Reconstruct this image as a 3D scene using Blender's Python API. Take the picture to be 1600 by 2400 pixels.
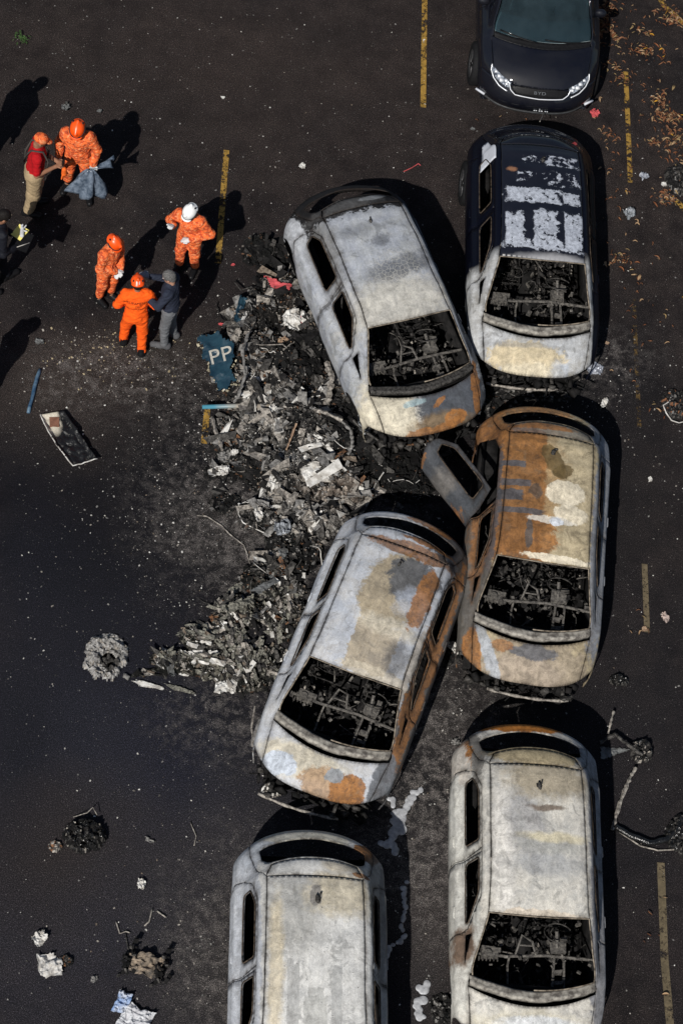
import bpy, math, random
import numpy as np
from mathutils import Vector, Matrix, noise as mnoise
from mathutils.geometry import delaunay_2d_cdt

for o in list(bpy.data.objects): bpy.data.objects.remove(o)
SC = bpy.context.scene
COL = SC.collection
rnd = random.Random(7)

# ------------------------------------------------------------------ camera
FPX = 5447.0267            # focal length in photo pixels (photo 1600 x 2400)
RC = np.array([[0.9920805962660365, -0.08600698717628945, -0.09153626969285443],
               [0.027581282781675202, 0.8601620392929216, -0.509274522236838],
               [0.12253719171150719, 0.5027166839446449, 0.8557222518616407]])
CAM = np.array([-2.89884015, -16.12809259, 27.09966258])
cd = bpy.data.cameras.new('camera'); cam = bpy.data.objects.new('camera', cd); COL.objects.link(cam)
cd.sensor_fit = 'VERTICAL'; cd.sensor_height = 36.0; cd.sensor_width = 24.0
cd.lens = FPX / 2400 * 36; cd.clip_end = 2000; cd.clip_start = 0.5
m4 = Matrix([list(RC[i]) + [CAM[i]] for i in range(3)] + [[0, 0, 0, 1]])
cam.matrix_world = m4
SC.camera = cam
SC.render.resolution_x = 682; SC.render.resolution_y = 1024

def P(px, py, z=0.0):
    """point at height z seen at a place of the survey photograph"""
    r = RC @ np.array([px - 800.0, 1200.0 - py, -FPX]); t = (z - CAM[2]) / r[2]
    p = CAM + r * t
    return Vector((float(p[0]), float(p[1]), z))

# ------------------------------------------------------------------ light
SUN_AZ = Vector((-0.407, -0.914)); SUN_EL = math.radians(43.0)
sd = Vector((SUN_AZ.x * math.cos(SUN_EL), SUN_AZ.y * math.cos(SUN_EL), math.sin(SUN_EL))).normalized()
W = bpy.data.worlds.new('World'); SC.world = W; W.use_nodes = True
nt = W.node_tree; bg = nt.nodes['Background']
sky = nt.nodes.new('ShaderNodeTexSky'); sky.sky_type = 'NISHITA'; sky.sun_disc = False
sky.sun_elevation = SUN_EL; sky.sun_rotation = math.atan2(sd.x, sd.y)
nt.links.new(sky.outputs[0], bg.inputs[0]); bg.inputs[1].default_value = 0.055
sl = bpy.data.lights.new('sun', 'SUN'); sun = bpy.data.objects.new('sun', sl); COL.objects.link(sun)
sl.energy = 4.8; sl.angle = math.radians(0.5); sl.color = (1.0, 0.965, 0.91)
sun.rotation_euler = sd.to_track_quat('Z', 'Y').to_euler()
SC.view_settings.view_transform = 'Standard'; SC.view_settings.look = 'None'
SC.view_settings.exposure = 0.0; SC.view_settings.gamma = 1.0

# ------------------------------------------------------------------ object helpers
def tag(o, label=None, cat=None, group=None, kind=None):
    if label: o['label'] = label
    if cat: o['category'] = cat
    if group: o['group'] = group
    if kind: o['kind'] = kind
    return o

def empty(name, loc, rz=0.0):
    o = bpy.data.objects.new(name, None); COL.objects.link(o)
    o.location = loc; o.rotation_euler = (0, 0, rz); o.empty_display_size = 0.2
    return o

def mesh_obj(name, V, F, mats, parent=None, smooth=True, midx=None, loc=None):
    me = bpy.data.meshes.new(name)
    me.from_pydata([tuple(map(float, v)) for v in V], [], [tuple(map(int, f)) for f in F])
    if not isinstance(mats, (list, tuple)): mats = [mats]
    for m in mats: me.materials.append(m)
    n = len(me.polygons)
    if smooth: me.polygons.foreach_set('use_smooth', [True] * n)
    if midx is not None: me.polygons.foreach_set('material_index', list(midx))
    me.update()
    o = bpy.data.objects.new(name, me); COL.objects.link(o)
    if parent is not None: o.parent = parent
    if loc is not None: o.location = loc
    return o

def solidify(o, t, off=-1.0):
    m = o.modifiers.new('thickness', 'SOLIDIFY'); m.thickness = t; m.offset = off; m.use_even_offset = False
    return o

def autosmooth(o, ang=35):
    m = o.modifiers.new('split', 'EDGE_SPLIT'); m.split_angle = math.radians(ang); return o

class MB:
    """collects simple shapes into one mesh"""
    def __init__(s): s.V = []; s.F = []; s.M = []
    def add(s, V, F, mi=0):
        b = len(s.V); s.V += [tuple(v) for v in V]; s.F += [tuple(b + i for i in f) for f in F]; s.M += [mi] * len(F)
    def tube(s, pts, r, n=8, mi=0, cap=True):
        pts = [Vector(p) for p in pts]; k = len(pts)
        rr = r if isinstance(r, (list, tuple)) else [r] * k
        V = []; up = Vector((0.13, 0.2, 1)).normalized()
        for i in range(k):
            d = (pts[min(i + 1, k - 1)] - pts[max(i - 1, 0)]).normalized()
            a = d.cross(up)
            if a.length < 1e-3: a = d.cross(Vector((1, 0, 0)))
            a.normalize(); b = d.cross(a).normalized()
            for j in range(n):
                t = 2 * math.pi * j / n
                V.append(pts[i] + (a * math.cos(t) + b * math.sin(t)) * rr[i])
        F = []
        for i in range(k - 1):
            for j in range(n):
                F.append((i * n + j, i * n + (j + 1) % n, (i + 1) * n + (j + 1) % n, (i + 1) * n + j))
        if cap: F.append(tuple(range(n))[::-1]); F.append(tuple((k - 1) * n + j for j in range(n)))
        s.add(V, F, mi); return s
    def box(s, c, size, rot=None, mi=0, taper=1.0, jit=0.0):
        c = Vector(c); R = rot if rot is not None else Matrix.Identity(3)
        V = []
        for z in (-1, 1):
            for x, y in ((-1, -1), (1, -1), (1, 1), (-1, 1)):
                k = taper if z > 0 else 1
                v = Vector((x * size[0] / 2 * k, y * size[1] / 2 * k, z * size[2] / 2))
                if jit: v += Vector((rnd.uniform(-jit, jit), rnd.uniform(-jit, jit), rnd.uniform(-jit, jit)))
                V.append(c + R @ v)
        s.add(V, [(3, 2, 1, 0), (4, 5, 6, 7), (0, 1, 5, 4), (1, 2, 6, 5), (2, 3, 7, 6), (3, 0, 4, 7)], mi); return s
    def ball(s, c, r, nu=10, nv=7, mi=0, rot=None, jit=0.0):
        c = Vector(c); r = r if isinstance(r, (list, tuple)) else (r, r, r)
        R = rot if rot is not None else Matrix.Identity(3); V = [c + R @ Vector((0, 0, r[2]))]
        for i in range(1, nv):
            t = math.pi * i / nv
            for j in range(nu):
                a = 2 * math.pi * j / nu; q = 1 + rnd.uniform(-jit, jit)
                V.append(c + R @ Vector((r[0] * math.sin(t) * math.cos(a) * q, r[1] * math.sin(t) * math.sin(a) * q, r[2] * math.cos(t) * q)))
        V.append(c + R @ Vector((0, 0, -r[2]))); F = []
        for j in range(nu): F.append((0, 1 + j, 1 + (j + 1) % nu))
        for i in range(nv - 2):
            for j in range(nu):
                a = 1 + i * nu + j; b = 1 + i * nu + (j + 1) % nu
                F.append((a, a + nu, b + nu, b))
        l = len(V) - 1; o = 1 + (nv - 2) * nu
        for j in range(nu): F.append((l, o + (j + 1) % nu, o + j))
        s.add(V, F, mi); return s
    def build(s, name, mats, parent=None, smooth=True, split=None):
        o = mesh_obj(name, s.V, s.F, mats, parent, smooth, s.M)
        if split: autosmooth(o, split)
        return o

def RZ(a): return Matrix.Rotation(a, 3, 'Z')
def REU(x, y, z): 
    return (Matrix.Rotation(z, 3, 'Z') @ Matrix.Rotation(y, 3, 'Y') @ Matrix.Rotation(x, 3, 'X'))

# ---- numpy value noise
def _hash(ix, iy, seed):
    n = (ix.astype(np.int64) * 374761393 + iy.astype(np.int64) * 668265263 + seed * 1274126177) & 0x7fffffff
    n = ((n ^ (n >> 13)) * 1103515245) & 0x7fffffff
    n = (n ^ (n >> 16)) & 0xffff
    return n / 65535.0
def vn(x, y, seed=0):
    x = np.asarray(x, float); y = np.asarray(y, float)
    ix = np.floor(x); iy = np.floor(y); fx = x - ix; fy = y - iy
    fx = fx * fx * (3 - 2 * fx); fy = fy * fy * (3 - 2 * fy)
    a = _hash(ix, iy, seed); b = _hash(ix + 1, iy, seed); c = _hash(ix, iy + 1, seed); d = _hash(ix + 1, iy + 1, seed)
    return (a * (1 - fx) + b * fx) * (1 - fy) + (c * (1 - fx) + d * fx) * fy
def fbm(x, y, seed=0, oct=4):
    s = 0; a = 0.5; t = 0
    for i in range(oct):
        s = s + a * vn(x * 2 ** i + 17.3 * i, y * 2 ** i - 9.1 * i, seed + i); t += a; a *= 0.5
    return s / t

# ------------------------------------------------------------------ materials
class NB:
    def __init__(s, name, rough=0.8, metal=0.0, spec=0.3):
        s.m = bpy.data.materials.new(name); s.m.use_nodes = True; s.t = s.m.node_tree
        s.b = s.t.nodes['Principled BSDF']; s.b.inputs['Roughness'].default_value = rough
        s.b.inputs['Metallic'].default_value = metal; s.b.inputs['Specular IOR Level'].default_value = spec
        tc = s.t.nodes.new('ShaderNodeTexCoord'); s.co = tc.outputs['Object']
    def n(s, k, **kw):
        q = s.t.nodes.new(k)
        for a, b in kw.items(): setattr(q, a, b)
        return q
    def l(s, a, b): s.t.links.new(a, b)
    def noise(s, scale, det=3, co=None, rough=0.55, dist=0.0, out=0):
        q = s.n('ShaderNodeTexNoise'); q.inputs['Scale'].default_value = scale; q.inputs['Detail'].default_value = det
        q.inputs['Roughness'].default_value = rough; q.inputs['Distortion'].default_value = dist
        s.l(co or s.co, q.inputs['Vector']); return q.outputs[out]
    def vor(s, scale, co=None, feature='F1', out='Distance'):
        q = s.n('ShaderNodeTexVoronoi', feature=feature); q.inputs['Scale'].default_value = scale
        s.l(co or s.co, q.inputs['Vector']); return q.outputs[out]
    def mr(s, v, a, b, c=0.0, d=1.0, smooth=False):
        q = s.n('ShaderNodeMapRange'); q.clamp = True
        if smooth: q.interpolation_type = 'SMOOTHSTEP'
        for i, x in enumerate((a, b, c, d)): q.inputs[i + 1].default_value = x
        s.l(v, q.inputs[0]); return q.outputs[0]
    def math(s, op, a, b=None, clamp=False):
        q = s.n('ShaderNodeMath', operation=op); q.use_clamp = clamp
        for i, x in enumerate((a, b)):
            if x is None: continue
            if isinstance(x, (int, float)): q.inputs[i].default_value = x
            else: s.l(x, q.inputs[i])
        return q.outputs[0]
    def mix(s, f, a, b, mode='MIX'):
        q = s.n('ShaderNodeMix', data_type='RGBA', blend_type=mode)
        for i, x in ((0, f), (6, a), (7, b)):
            if isinstance(x, (int, float)): q.inputs[i].default_value = x
            elif isinstance(x, (tuple, list)): q.inputs[i].default_value = (*x[:3], 1)
            else: s.l(x, q.inputs[i])
        return q.outputs[2]
    def col(s, c): s.l(c, s.b.inputs['Base Color']) if not isinstance(c, tuple) else setattr(s.b.inputs['Base Color'], 'default_value', (*c, 1))
    def bump(s, h, strength=0.4, dist=0.02):
        q = s.n('ShaderNodeBump'); q.inputs['Strength'].default_value = strength; q.inputs['Distance'].default_value = dist
        s.l(h, q.inputs['Height']); s.l(q.outputs[0], s.b.inputs['Normal']); return q
    def warp(s, amp, scale=3.0, det=4):
        q = s.n('ShaderNodeTexNoise'); q.inputs['Scale'].default_value = scale; q.inputs['Detail'].default_value = det
        q.inputs['Roughness'].default_value = 0.65
        s.l(s.co, q.inputs['Vector'])
        v = s.n('ShaderNodeVectorMath', operation='SUBTRACT'); s.l(q.outputs['Color'], v.inputs[0]); v.inputs[1].default_value = (.5, .5, .5)
        w = s.n('ShaderNodeVectorMath', operation='SCALE'); s.l(v.outputs[0], w.inputs[0]); w.inputs['Scale'].default_value = amp
        a = s.n('ShaderNodeVectorMath', operation='ADD'); s.l(s.co, a.inputs[0]); s.l(w.outputs[0], a.inputs[1])
        return a.outputs[0]
    def patch(s, co, x, y, rx, ry, ang=0.0, soft=0.1, rect=False, fray=None, amt=.5):
        """mask of an elliptical or rectangular patch round x, y of the object's own plan"""
        q = s.n('ShaderNodeMapping', vector_type='TEXTURE')
        q.inputs['Location'].default_value = (x, y, 0); q.inputs['Rotation'].default_value = (0, 0, math.radians(ang))
        q.inputs['Scale'].default_value = (rx, ry, 1000.0); s.l(co, q.inputs['Vector'])
        if rect:
            sp = s.n('ShaderNodeSeparateXYZ'); s.l(q.outputs[0], sp.inputs[0])
            d = s.math('MAXIMUM', s.math('ABSOLUTE', sp.outputs[0]), s.math('ABSOLUTE', sp.outputs[1]))
        else:
            v = s.n('ShaderNodeVectorMath', operation='LENGTH'); s.l(q.outputs[0], v.inputs[0]); d = v.outputs['Value']
        if fray is not None: d = s.math('ADD', d, s.math('MULTIPLY', s.math('SUBTRACT', fray, .5), amt))
        return s.mr(d, 1 + soft, 1 - soft, 0, 1)

WHITE = (.50, .50, .485); BLUEG = (.27, .295, .33); CREAM = (.52, .465, .36); TAN = (.29, .235, .16)
RUST = (.27, .118, .036); STEEL = (.058, .062, .072); SOOT = (.006, .006, .007); GREY = (.16, .165, .17)
NAVY = (.0030, .0036, .0078)

def burnt(name, base, tint, layers, warp=0.35, rough=0.72, speck=0.5, veins=None, paint=None, seed=0.0):
    """scorched car paint: base and tint mingled, then layers (colour, x, y, rx, ry, angle, soft, rect, warp amount, opacity)"""
    b = NB(name, rough, 0, .16)
    mp = b.n('ShaderNodeMapping'); mp.inputs['Location'].default_value = (seed, seed * .7, 0); b.l(b.co, mp.inputs[0])
    sco = mp.outputs[0]
    base = tuple(x * 1.22 for x in base); tint = tuple(x * 1.15 for x in tint)
    c = b.mix(b.mr(b.noise(2.6, 6, sco, .62, .6), .40, .62), base, tint)
    swirl = b.mr(b.noise(7.0, 7, sco, .68, 1.6), .44, .60)
    c = b.mix(b.math('MULTIPLY', swirl, .45), c, tuple(min(1, x * 1.35 + .03) for x in base))
    c = b.mix(b.math('MULTIPLY', b.mr(b.noise(4.5, 8, sco, .7, .8), .54, .62), .55), c, tuple(x * .42 for x in tint))
    w = {}
    fr = b.noise(6.5, 11, sco, .76, .3); fr2 = b.noise(16, 8, sco, .7)
    mott = b.mr(b.noise(8, 9, sco, .72, .7), .38, .60); fleck = b.math('MULTIPLY', b.mr(b.noise(24, 7, sco, .75), .60, .66), .6)
    rst = b.math('MULTIPLY', b.mr(b.noise(12, 9, sco, .78, .6), .50, .62), .75); rs2 = b.math('MULTIPLY', b.mr(b.noise(4, 9, sco, .75, 1.0), .55, .66), .6)
    for L in layers:
        (colr, x, y, rx, ry, ang, soft, rect, wa, op) = L
        wa = wa * .5
        if wa not in w: w[wa] = b.warp(wa, 3.6 if wa > .12 else 9.0, 8)
        mk = b.patch(w[wa], x, y, rx, ry, ang, soft * .5 if soft >= .5 else soft * .20, rect, fr if max(rx, ry) > .14 else fr2, 1.5 if soft > .35 else .95)
        if op < 0:      # eroded patch: flakes left standing
            er = b.mr(b.noise(13, 5, sco, .7, .4), .42, .47)
            mk = b.math('MULTIPLY', mk, er); op = -op
        mk = b.math('MULTIPLY', mk, op)
        v = b.mix(fleck, b.mix(mott, tuple(q * .74 for q in colr), tuple(min(1, q * 1.32) for q in colr)), tuple(q * .30 + .01 for q in colr))
        if colr is RUST:
            v = b.mix(rst, v, (.085, .045, .028)); v = b.mix(rs2, v, (.20, .15, .10))
        c = b.mix(mk, c, v)
    if veins:
        d = b.vor(16, b.warp(.05, 10), feature='DISTANCE_TO_EDGE')
        vm = b.math('MULTIPLY', b.mr(d, .07, .0), b.patch(b.warp(.3, 3.2), *veins, 0, .35))
        c = b.mix(b.math('MULTIPLY', vm, .7), c, (.46, .45, .41))
    # pits, soot streaks and specks
    pit = b.mr(b.noise(38, 3, sco, .6), .66, .72)
    c = b.mix(b.math('MULTIPLY', pit, speck), c, (.02, .018, .016))
    dk = b.mix(1.0, c, (.45, .43, .42), 'MULTIPLY')
    c = b.mix(b.mr(b.noise(95, 2, sco, .6), .44, .76, .0, .45), c, dk)
    c = b.mix(b.math('MULTIPLY', b.mr(b.noise(5.5, 9, sco, .78, .5), .54, .62), .24), c, dk)
    sm = b.n('ShaderNodeMapping'); sm.inputs['Scale'].default_value = (11, 1.6, 3); b.l(b.warp(.12, 5, 4), sm.inputs[0])
    sk = b.noise(1.6, 7, sm.outputs[0], .7); c = b.mix(b.mr(sk, .52, .66, 0, .30), c, dk); lt = b.mix(1.0, c, (1.45, 1.43, 1.38), 'MULTIPLY')
    c = b.mix(b.mr(sk, .48, .34, 0, .40), c, lt); c = b.mix(b.mr(b.noise(48, 6, sco, .8), .52, .62, 0, .35), c, lt)
    ln = b.mr(b.vor(5.5, b.warp(.25, 6, 5), 'DISTANCE_TO_EDGE'), .020, .0)
    c = b.mix(b.math('MULTIPLY', b.math('MULTIPLY', ln, b.mr(b.noise(3, 3, sco), .45, .6)), .45), c, dk)
    geo = b.n('ShaderNodeAttribute'); geo.attribute_name = 'rim'
    e = b.math('MULTIPLY', geo.outputs['Fac'], b.mr(b.noise(9, 4, sco, .7), .25, .6), True)
    c = b.mix(b.math('MULTIPLY', e, .85), c, (.022, .016, .013))
    h = b.math('ADD', b.noise(34, 5, sco, .65), b.math('MULTIPLY', b.noise(3.0, 2, sco), .5))
    b.bump(h, .30, .010)
    if paint:       # region where the factory paint survived: (x, y, rx, ry, ang, soft, rect, warp)
        mk = None
        for q in paint:
            if q[7] not in w: w[q[7]] = b.warp(q[7], 3.2 if q[7] > .12 else 9.0, 6)
            t = b.patch(w[q[7]], *q[:7]); mk = t if mk is None else b.math('MAXIMUM', mk, t)
        inv = None
        for L in layers:
            if len(L) > 10: pass
        b.mask = mk
        c = b.mix(mk, c, NAVY)
        b.l(b.mr(mk, 0, 1, rough, .28), b.b.inputs['Roughness'])
    b.col(c); return b.m

def simple(name, c, rough=.7, metal=0., var=.35, scale=14, bump=.2, spec=.12, c2=None, bscale=None):
    b = NB(name, rough, metal, spec)
    k = c2 or tuple(x * (1 - var) for x in c)
    b.col(b.mix(b.mr(b.noise(scale, 5, rough=.65), .38, .62), c, k))
    if bump: b.bump(b.noise(bscale or scale * 2.2, 5, rough=.6), bump, .01)
    return b.m

M = {}
M['soot'] = simple('soot black', (.016, .015, .015), .85, c2=(.006, .006, .006), scale=9, bump=.5)
M['char'] = simple('charred metal', (.085, .08, .074), .6, .25, c2=(.018, .017, .016), scale=26, bump=.6)
M['char2'] = simple('deep charred metal', (.045, .042, .04), .55, .25, c2=(.008, .008, .008), scale=22, bump=.6)
M['beam'] = simple('scorched beam', (.145, .135, .12), .6, .2, c2=(.045, .042, .04), scale=24, bump=.6)
M['ashmetal'] = simple('ash coated metal', (.36, .33, .29), .65, .15, c2=(.10, .09, .08), scale=22, bump=.6)
M['rustmetal'] = simple('rusted metal', (.20, .10, .05), .8, c2=(.06, .04, .03), scale=20, bump=.5)
M['ash'] = simple('grey ash', (.24, .232, .22), .95, c2=(.08, .077, .073), scale=18, bump=.9)
M['white'] = simple('scorched white sheet', (.62, .61, .58), .8, c2=(.33, .31, .28), scale=10, bump=.3)
M['rim'] = simple('wheel alloy', (.09, .09, .095), .4, .7, scale=20)
M['rim2'] = simple('scorched wheel alloy', (.20, .195, .19), .7, .2, c2=(.06, .055, .05), scale=20)
M['tyre'] = simple('tyre rubber', (.012, .012, .013), .75, scale=30)
M['blackplastic'] = simple('black plastic', (.010, .010, .011), .45, scale=30, bump=.1)
M['navy'] = None

def carpaint():
    b = NB('dark blue car paint', .3, .0, .3)
    d = b.mr(b.noise(3, 5, rough=.7), .35, .7)
    b.col(b.mix(d, NAVY, (.005, .0055, .009))); b.b.inputs['Specular IOR Level'].default_value = .15; b.b.inputs['Coat Weight'].default_value = .7
    b.b.inputs['Coat Roughness'].default_value = .035
    b.l(b.mr(d, 0, 1, .5, .65), b.b.inputs['Roughness'])
    b.col(b.mix(b.math('MULTIPLY', b.mr(b.noise(300, 1), .72, .78), .5), b.mix(d, NAVY, (.006, .0065, .010)), (.12, .11, .10)))
    return b.m
M['navy'] = carpaint()

def glass(name='tinted windscreen', tint=(.10, .16, .19), veil=.30):
    b = NB(name, .04, 0, .6); t = b.t
    tr = b.n('ShaderNodeBsdfTransparent'); tr.inputs[0].default_value = (.30, .42, .46, 1)
    b.col(b.mix(b.mr(b.noise(5, 4), .3, .7), tint, tuple(x * .75 for x in tint)))
    mx = b.n('ShaderNodeMixShader'); b.l(b.mr(b.noise(3, 4), .3, .7, veil, veil + .12), mx.inputs[0])  # how much opaque teal layer covers the clear glass
    b.l(tr.outputs[0], mx.inputs[1]); b.l(b.b.outputs[0], mx.inputs[2])
    out = t.nodes['Material Output']; b.l(mx.outputs[0], out.inputs[0]); return b.m
M['glass'] = glass(tint=(.075, .115, .135), veil=.14)
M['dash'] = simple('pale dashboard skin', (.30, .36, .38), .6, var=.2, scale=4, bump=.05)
M['cowlmetal'] = simple('scorched rail', (.34, .32, .28), .7, .1, c2=(.10, .09, .08), scale=11, bump=.25)
M['seat'] = simple('seat fabric', (.10, .11, .12), .8, scale=12)
M['darkglass'] = simple('dark privacy glass', (.004, .005, .009), .08, var=.2, bump=0, spec=.8)
M['glareglass'] = simple('side glass with painted reflection', (.55, .57, .62), .25, var=.1, bump=.02)  # the pane's white reflection is put into the base colour
M['chrome'] = simple('bright trim', (.75, .77, .8), .25, .2, var=.1, bump=0)
M['lamp'] = simple('headlight lens', (.42, .46, .52), .12, .3, c2=(.06, .07, .09), scale=22, bump=.1)

# ------------------------------------------------------------------ ground
def ground_material():
    b = NB('asphalt', .88, 0, .06)
    wp = b.warp(1.5, .8, 5)
    c = b.mix(b.mr(b.noise(.55, 5, rough=.6), .35, .65), (.0215, .0177, .0162), (.0118, .0106, .0108))
    c = b.mix(b.mr(b.noise(2.6, 7, rough=.7), .40, .66), c, b.mix(1.0, c, (.48, .48, .52), 'MULTIPLY'))
    # soot, fuel and water stains (they have shapes of their own on the surface)
    def st(col, px, py, rx, ry, ang, soft, op):
        nonlocal c
        p = P(px, py); c = b.mix(b.math('MULTIPLY', b.patch(wp, p.x, p.y, rx, ry, ang, soft), op), c, col)
    st((.0030, .0034, .0055), 190, 1330, 1.9, 2.2, 0, .75, .95); st((.0045, .0048, .0070), 480, 1120, .8, 1.0, 0, .8, .7); st((.0040, .0042, .0060), 700, 1880, .9, .5, 0, .8, .7)
    st((.0150, .0158, .0205), 300, 1950, 3.0, 3.0, 0, .7, .85); st((.0240, .0245, .0290), 330, 1830, .8, 1.0, 20, .8, .6); st((.0060, .0064, .0090), 60, 1750, .9, 1.4, 0, .8, .7); st((.0052, .0054, .0075), 800, 1200, 1.6, 1.4, 0, .8, .6)
    st((.0070, .0078, .0125), 400, 1720, .9, 1.6, 10, .8, .8)
    st((.0230, .0215, .0205), 560, 2250, .9, 1.6, 0, .8, .8)
    st((.0190, .0155, .0130), 150, 2000, 1.0, .7, 20, .9, .6)
    st((.0310, .0255, .0215), 310, 850, 1.1, .55, 10, .9, .9)
    st((.0270, .0230, .0200), 190, 930, 1.5, .7, 10, .9, .6)
    st((.0240, .0190, .0165), 560, 180, 3.0, 1.5, 10, .9, .5)
    st((.0085, .0083, .0090), 1450, 1150, 1.0, 2.6, 0, .8, .7)
    st((.0260, .0245, .0230), 1010, 1560, 1.0, 1.2, 0, .8, .8)
    st((.0280, .0262, .0250), 1000, 1960, .55, 2.0, 0, .7, .9)
    st((.0050, .0050, .0055), 650, 1150, 2.3, 3.0, 0, .5, .8); st((.0060, .0060, .0066), 1250, 900, 1.6, .5, 0, .6, .8); st((.0065, .0065, .0075), 860, 1800, 1.9, .6, -20, .6, .8); st((.0070, .0068, .0072), 1240, 1620, 1.5, .5, 0, .6, .7)
    st((.0060, .0060, .0065), 1000, 1400, 2.6, .8, 60, .7, .5)
    st((.0100, .0100, .0115), 1480, 1850, .9, 2.0, 0, .8, .6)
    st((.0290, .0270, .0250), 500, 1230, .5, .5, 0, .9, .6)
    # pale ash dusting, broken up
    ashm = b.math('MULTIPLY', b.mr(b.noise(7, 9, rough=.78, dist=.4), .46, .66), .75)
    for px, py, rx, ry in ((690, 1120, 1.7, 2.3), (540, 1230, .9, .7), (1030, 1900, .5, 1.6), (620, 1700, 1.2, .6), (1010, 1580, 1.1, 1.4), (560, 2250, .9, 1.4), (980, 1900, .9, 1.4), (1400, 850, .7, .6), (260, 880, 1.0, .6)):
        p = P(px, py); mk = b.patch(wp, p.x, p.y, rx, ry, 0, .5)
        c = b.mix(b.math('MULTIPLY', mk, ashm), c, (.085, .080, .075))
    # aggregate: fine light and dark grains
    g = b.noise(75, 2, rough=.6)
    c = b.mix(b.mr(g, .50, .68), c, b.mix(1.0, c, (3.6, 3.4, 3.4), 'MULTIPLY'))
    c = b.mix(b.mr(b.noise(160, 1), .56, .70, 0, .7), c, b.mix(1.0, c, (4.5, 4.2, 4.2), 'MULTIPLY'))
    c = b.mix(b.math('MULTIPLY', b.mr(b.noise(60, 2), .55, .35), .6), c, (.006, .006, .006))
    vs = b.vor(22, out='Distance'); c = b.mix(b.math('MULTIPLY', b.mr(vs, .13, .07), b.mr(b.noise(3, 3), .42, .58)), c, (.14, .135, .13))
    b.col(c)
    b.bump(b.math('ADD', g, b.math('MULTIPLY', b.noise(28, 4), .8)), .55, .012)
    b.l(b.mr(b.noise(1.2, 4), .3, .7, .68, .9), b.b.inputs['Roughness'])
    return b.m
g = 300.0
o = mesh_obj('ground', [(-g, -g, 0), (g, -g, 0), (g, g, 0), (-g, g, 0)], [(0, 1, 2, 3)], ground_material(), smooth=False); tag(o, kind='structure')

def line_mat(name, colr, lo, hi, fine=18):
    b = NB(name, .8); c = b.mix(b.mr(b.noise(11, 5, rough=.7), .35, .65), colr, tuple(x * .55 for x in colr)); b.col(c)
    tr = b.n('ShaderNodeBsdfTransparent'); mx = b.n('ShaderNodeMixShader')
    k = b.math('ADD', b.math('MULTIPLY', b.noise(3.2, 4, rough=.7), .6), b.math('MULTIPLY', b.noise(fine, 5, rough=.75), .5))
    b.l(b.mr(k, lo, hi), mx.inputs[0]); b.l(tr.outputs[0], mx.inputs[1]); b.l(b.b.outputs[0], mx.inputs[2])
    b.l(mx.outputs[0], b.t.nodes['Material Output'].inputs[0]); return b.m
YEL = (.33, .195, .038)
LM = {'good': line_mat('worn yellow road paint', YEL, .49, .56), 'spot': line_mat('patchy yellow road paint', YEL, .52, .57),
      'grey': line_mat('sooted road paint', (.075, .068, .05), .50, .56), 'pale': line_mat('pale sooted road paint', (.14, .11, .065), .44, .52),
      'faint': line_mat('faint road paint', (.10, .062, .02), .56, .60)}
def strip(pts, w, m, label):
    pts = [P(*p) for p in pts]; V = []; Q = []
    for i in range(len(pts) - 1):
        n = 8
        for k in range(n + (i == len(pts) - 2)): Q.append(pts[i].lerp(pts[i + 1], k / n))
    for i, p in enumerate(Q):
        d = (Q[min(i + 1, len(Q) - 1)] - Q[max(i - 1, 0)]).normalized(); s = Vector((-d.y, d.x, 0)) * w / 2
        V += [(p.x + s.x, p.y + s.y, .004), (p.x - s.x, p.y - s.y, .004)]
    F = [(2 * i, 2 * i + 1, 2 * i + 3, 2 * i + 2) for i in range(len(Q) - 1)]
    o = mesh_obj('painted_line', V, F, LM[m], smooth=False); tag(o, label, 'road marking', 'painted lines on the asphalt'); return o
strip([(995, -40), (991, 252)], .085, 'good', 'yellow painted line running down from the top edge left of the dark blue car')
strip([(531, 352), (511, 617)], .085, 'good', 'yellow painted line crossed by shadows beside the man in the white helmet')
strip([(486, 958), (478, 1040)], .085, 'spot', 'short stub of yellow line half buried under the left edge of the wreckage')
strip([(1465, 168), (1476, 428)], .075, 'spot', 'broken dotted yellow line among fallen leaves at the right')
strip([(1482, 660), (1497, 1000)], .06, 'faint', 'nearly vanished yellow line right of the half burnt dark car')
strip([(1509, 1322), (1515, 1482)], .08, 'pale', 'short sooty line segment right of the rusty car with the open door')
strip([(1547, 2022), (1556, 2250), (1572, 2440)], .10, 'pale', 'long pale yellow line at the lower right edge beside a burnt cream car')
strip([(1541, -10), (1556, 15), (1580, 35), (1600, 55), (1640, 70)], .09, 'good', 'curved yellow line under leaves in the top right corner')
strip([(1585, 470), (1620, 515)], .08, 'spot', 'tiny end of a yellow line at the right edge below the leaves')

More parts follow.
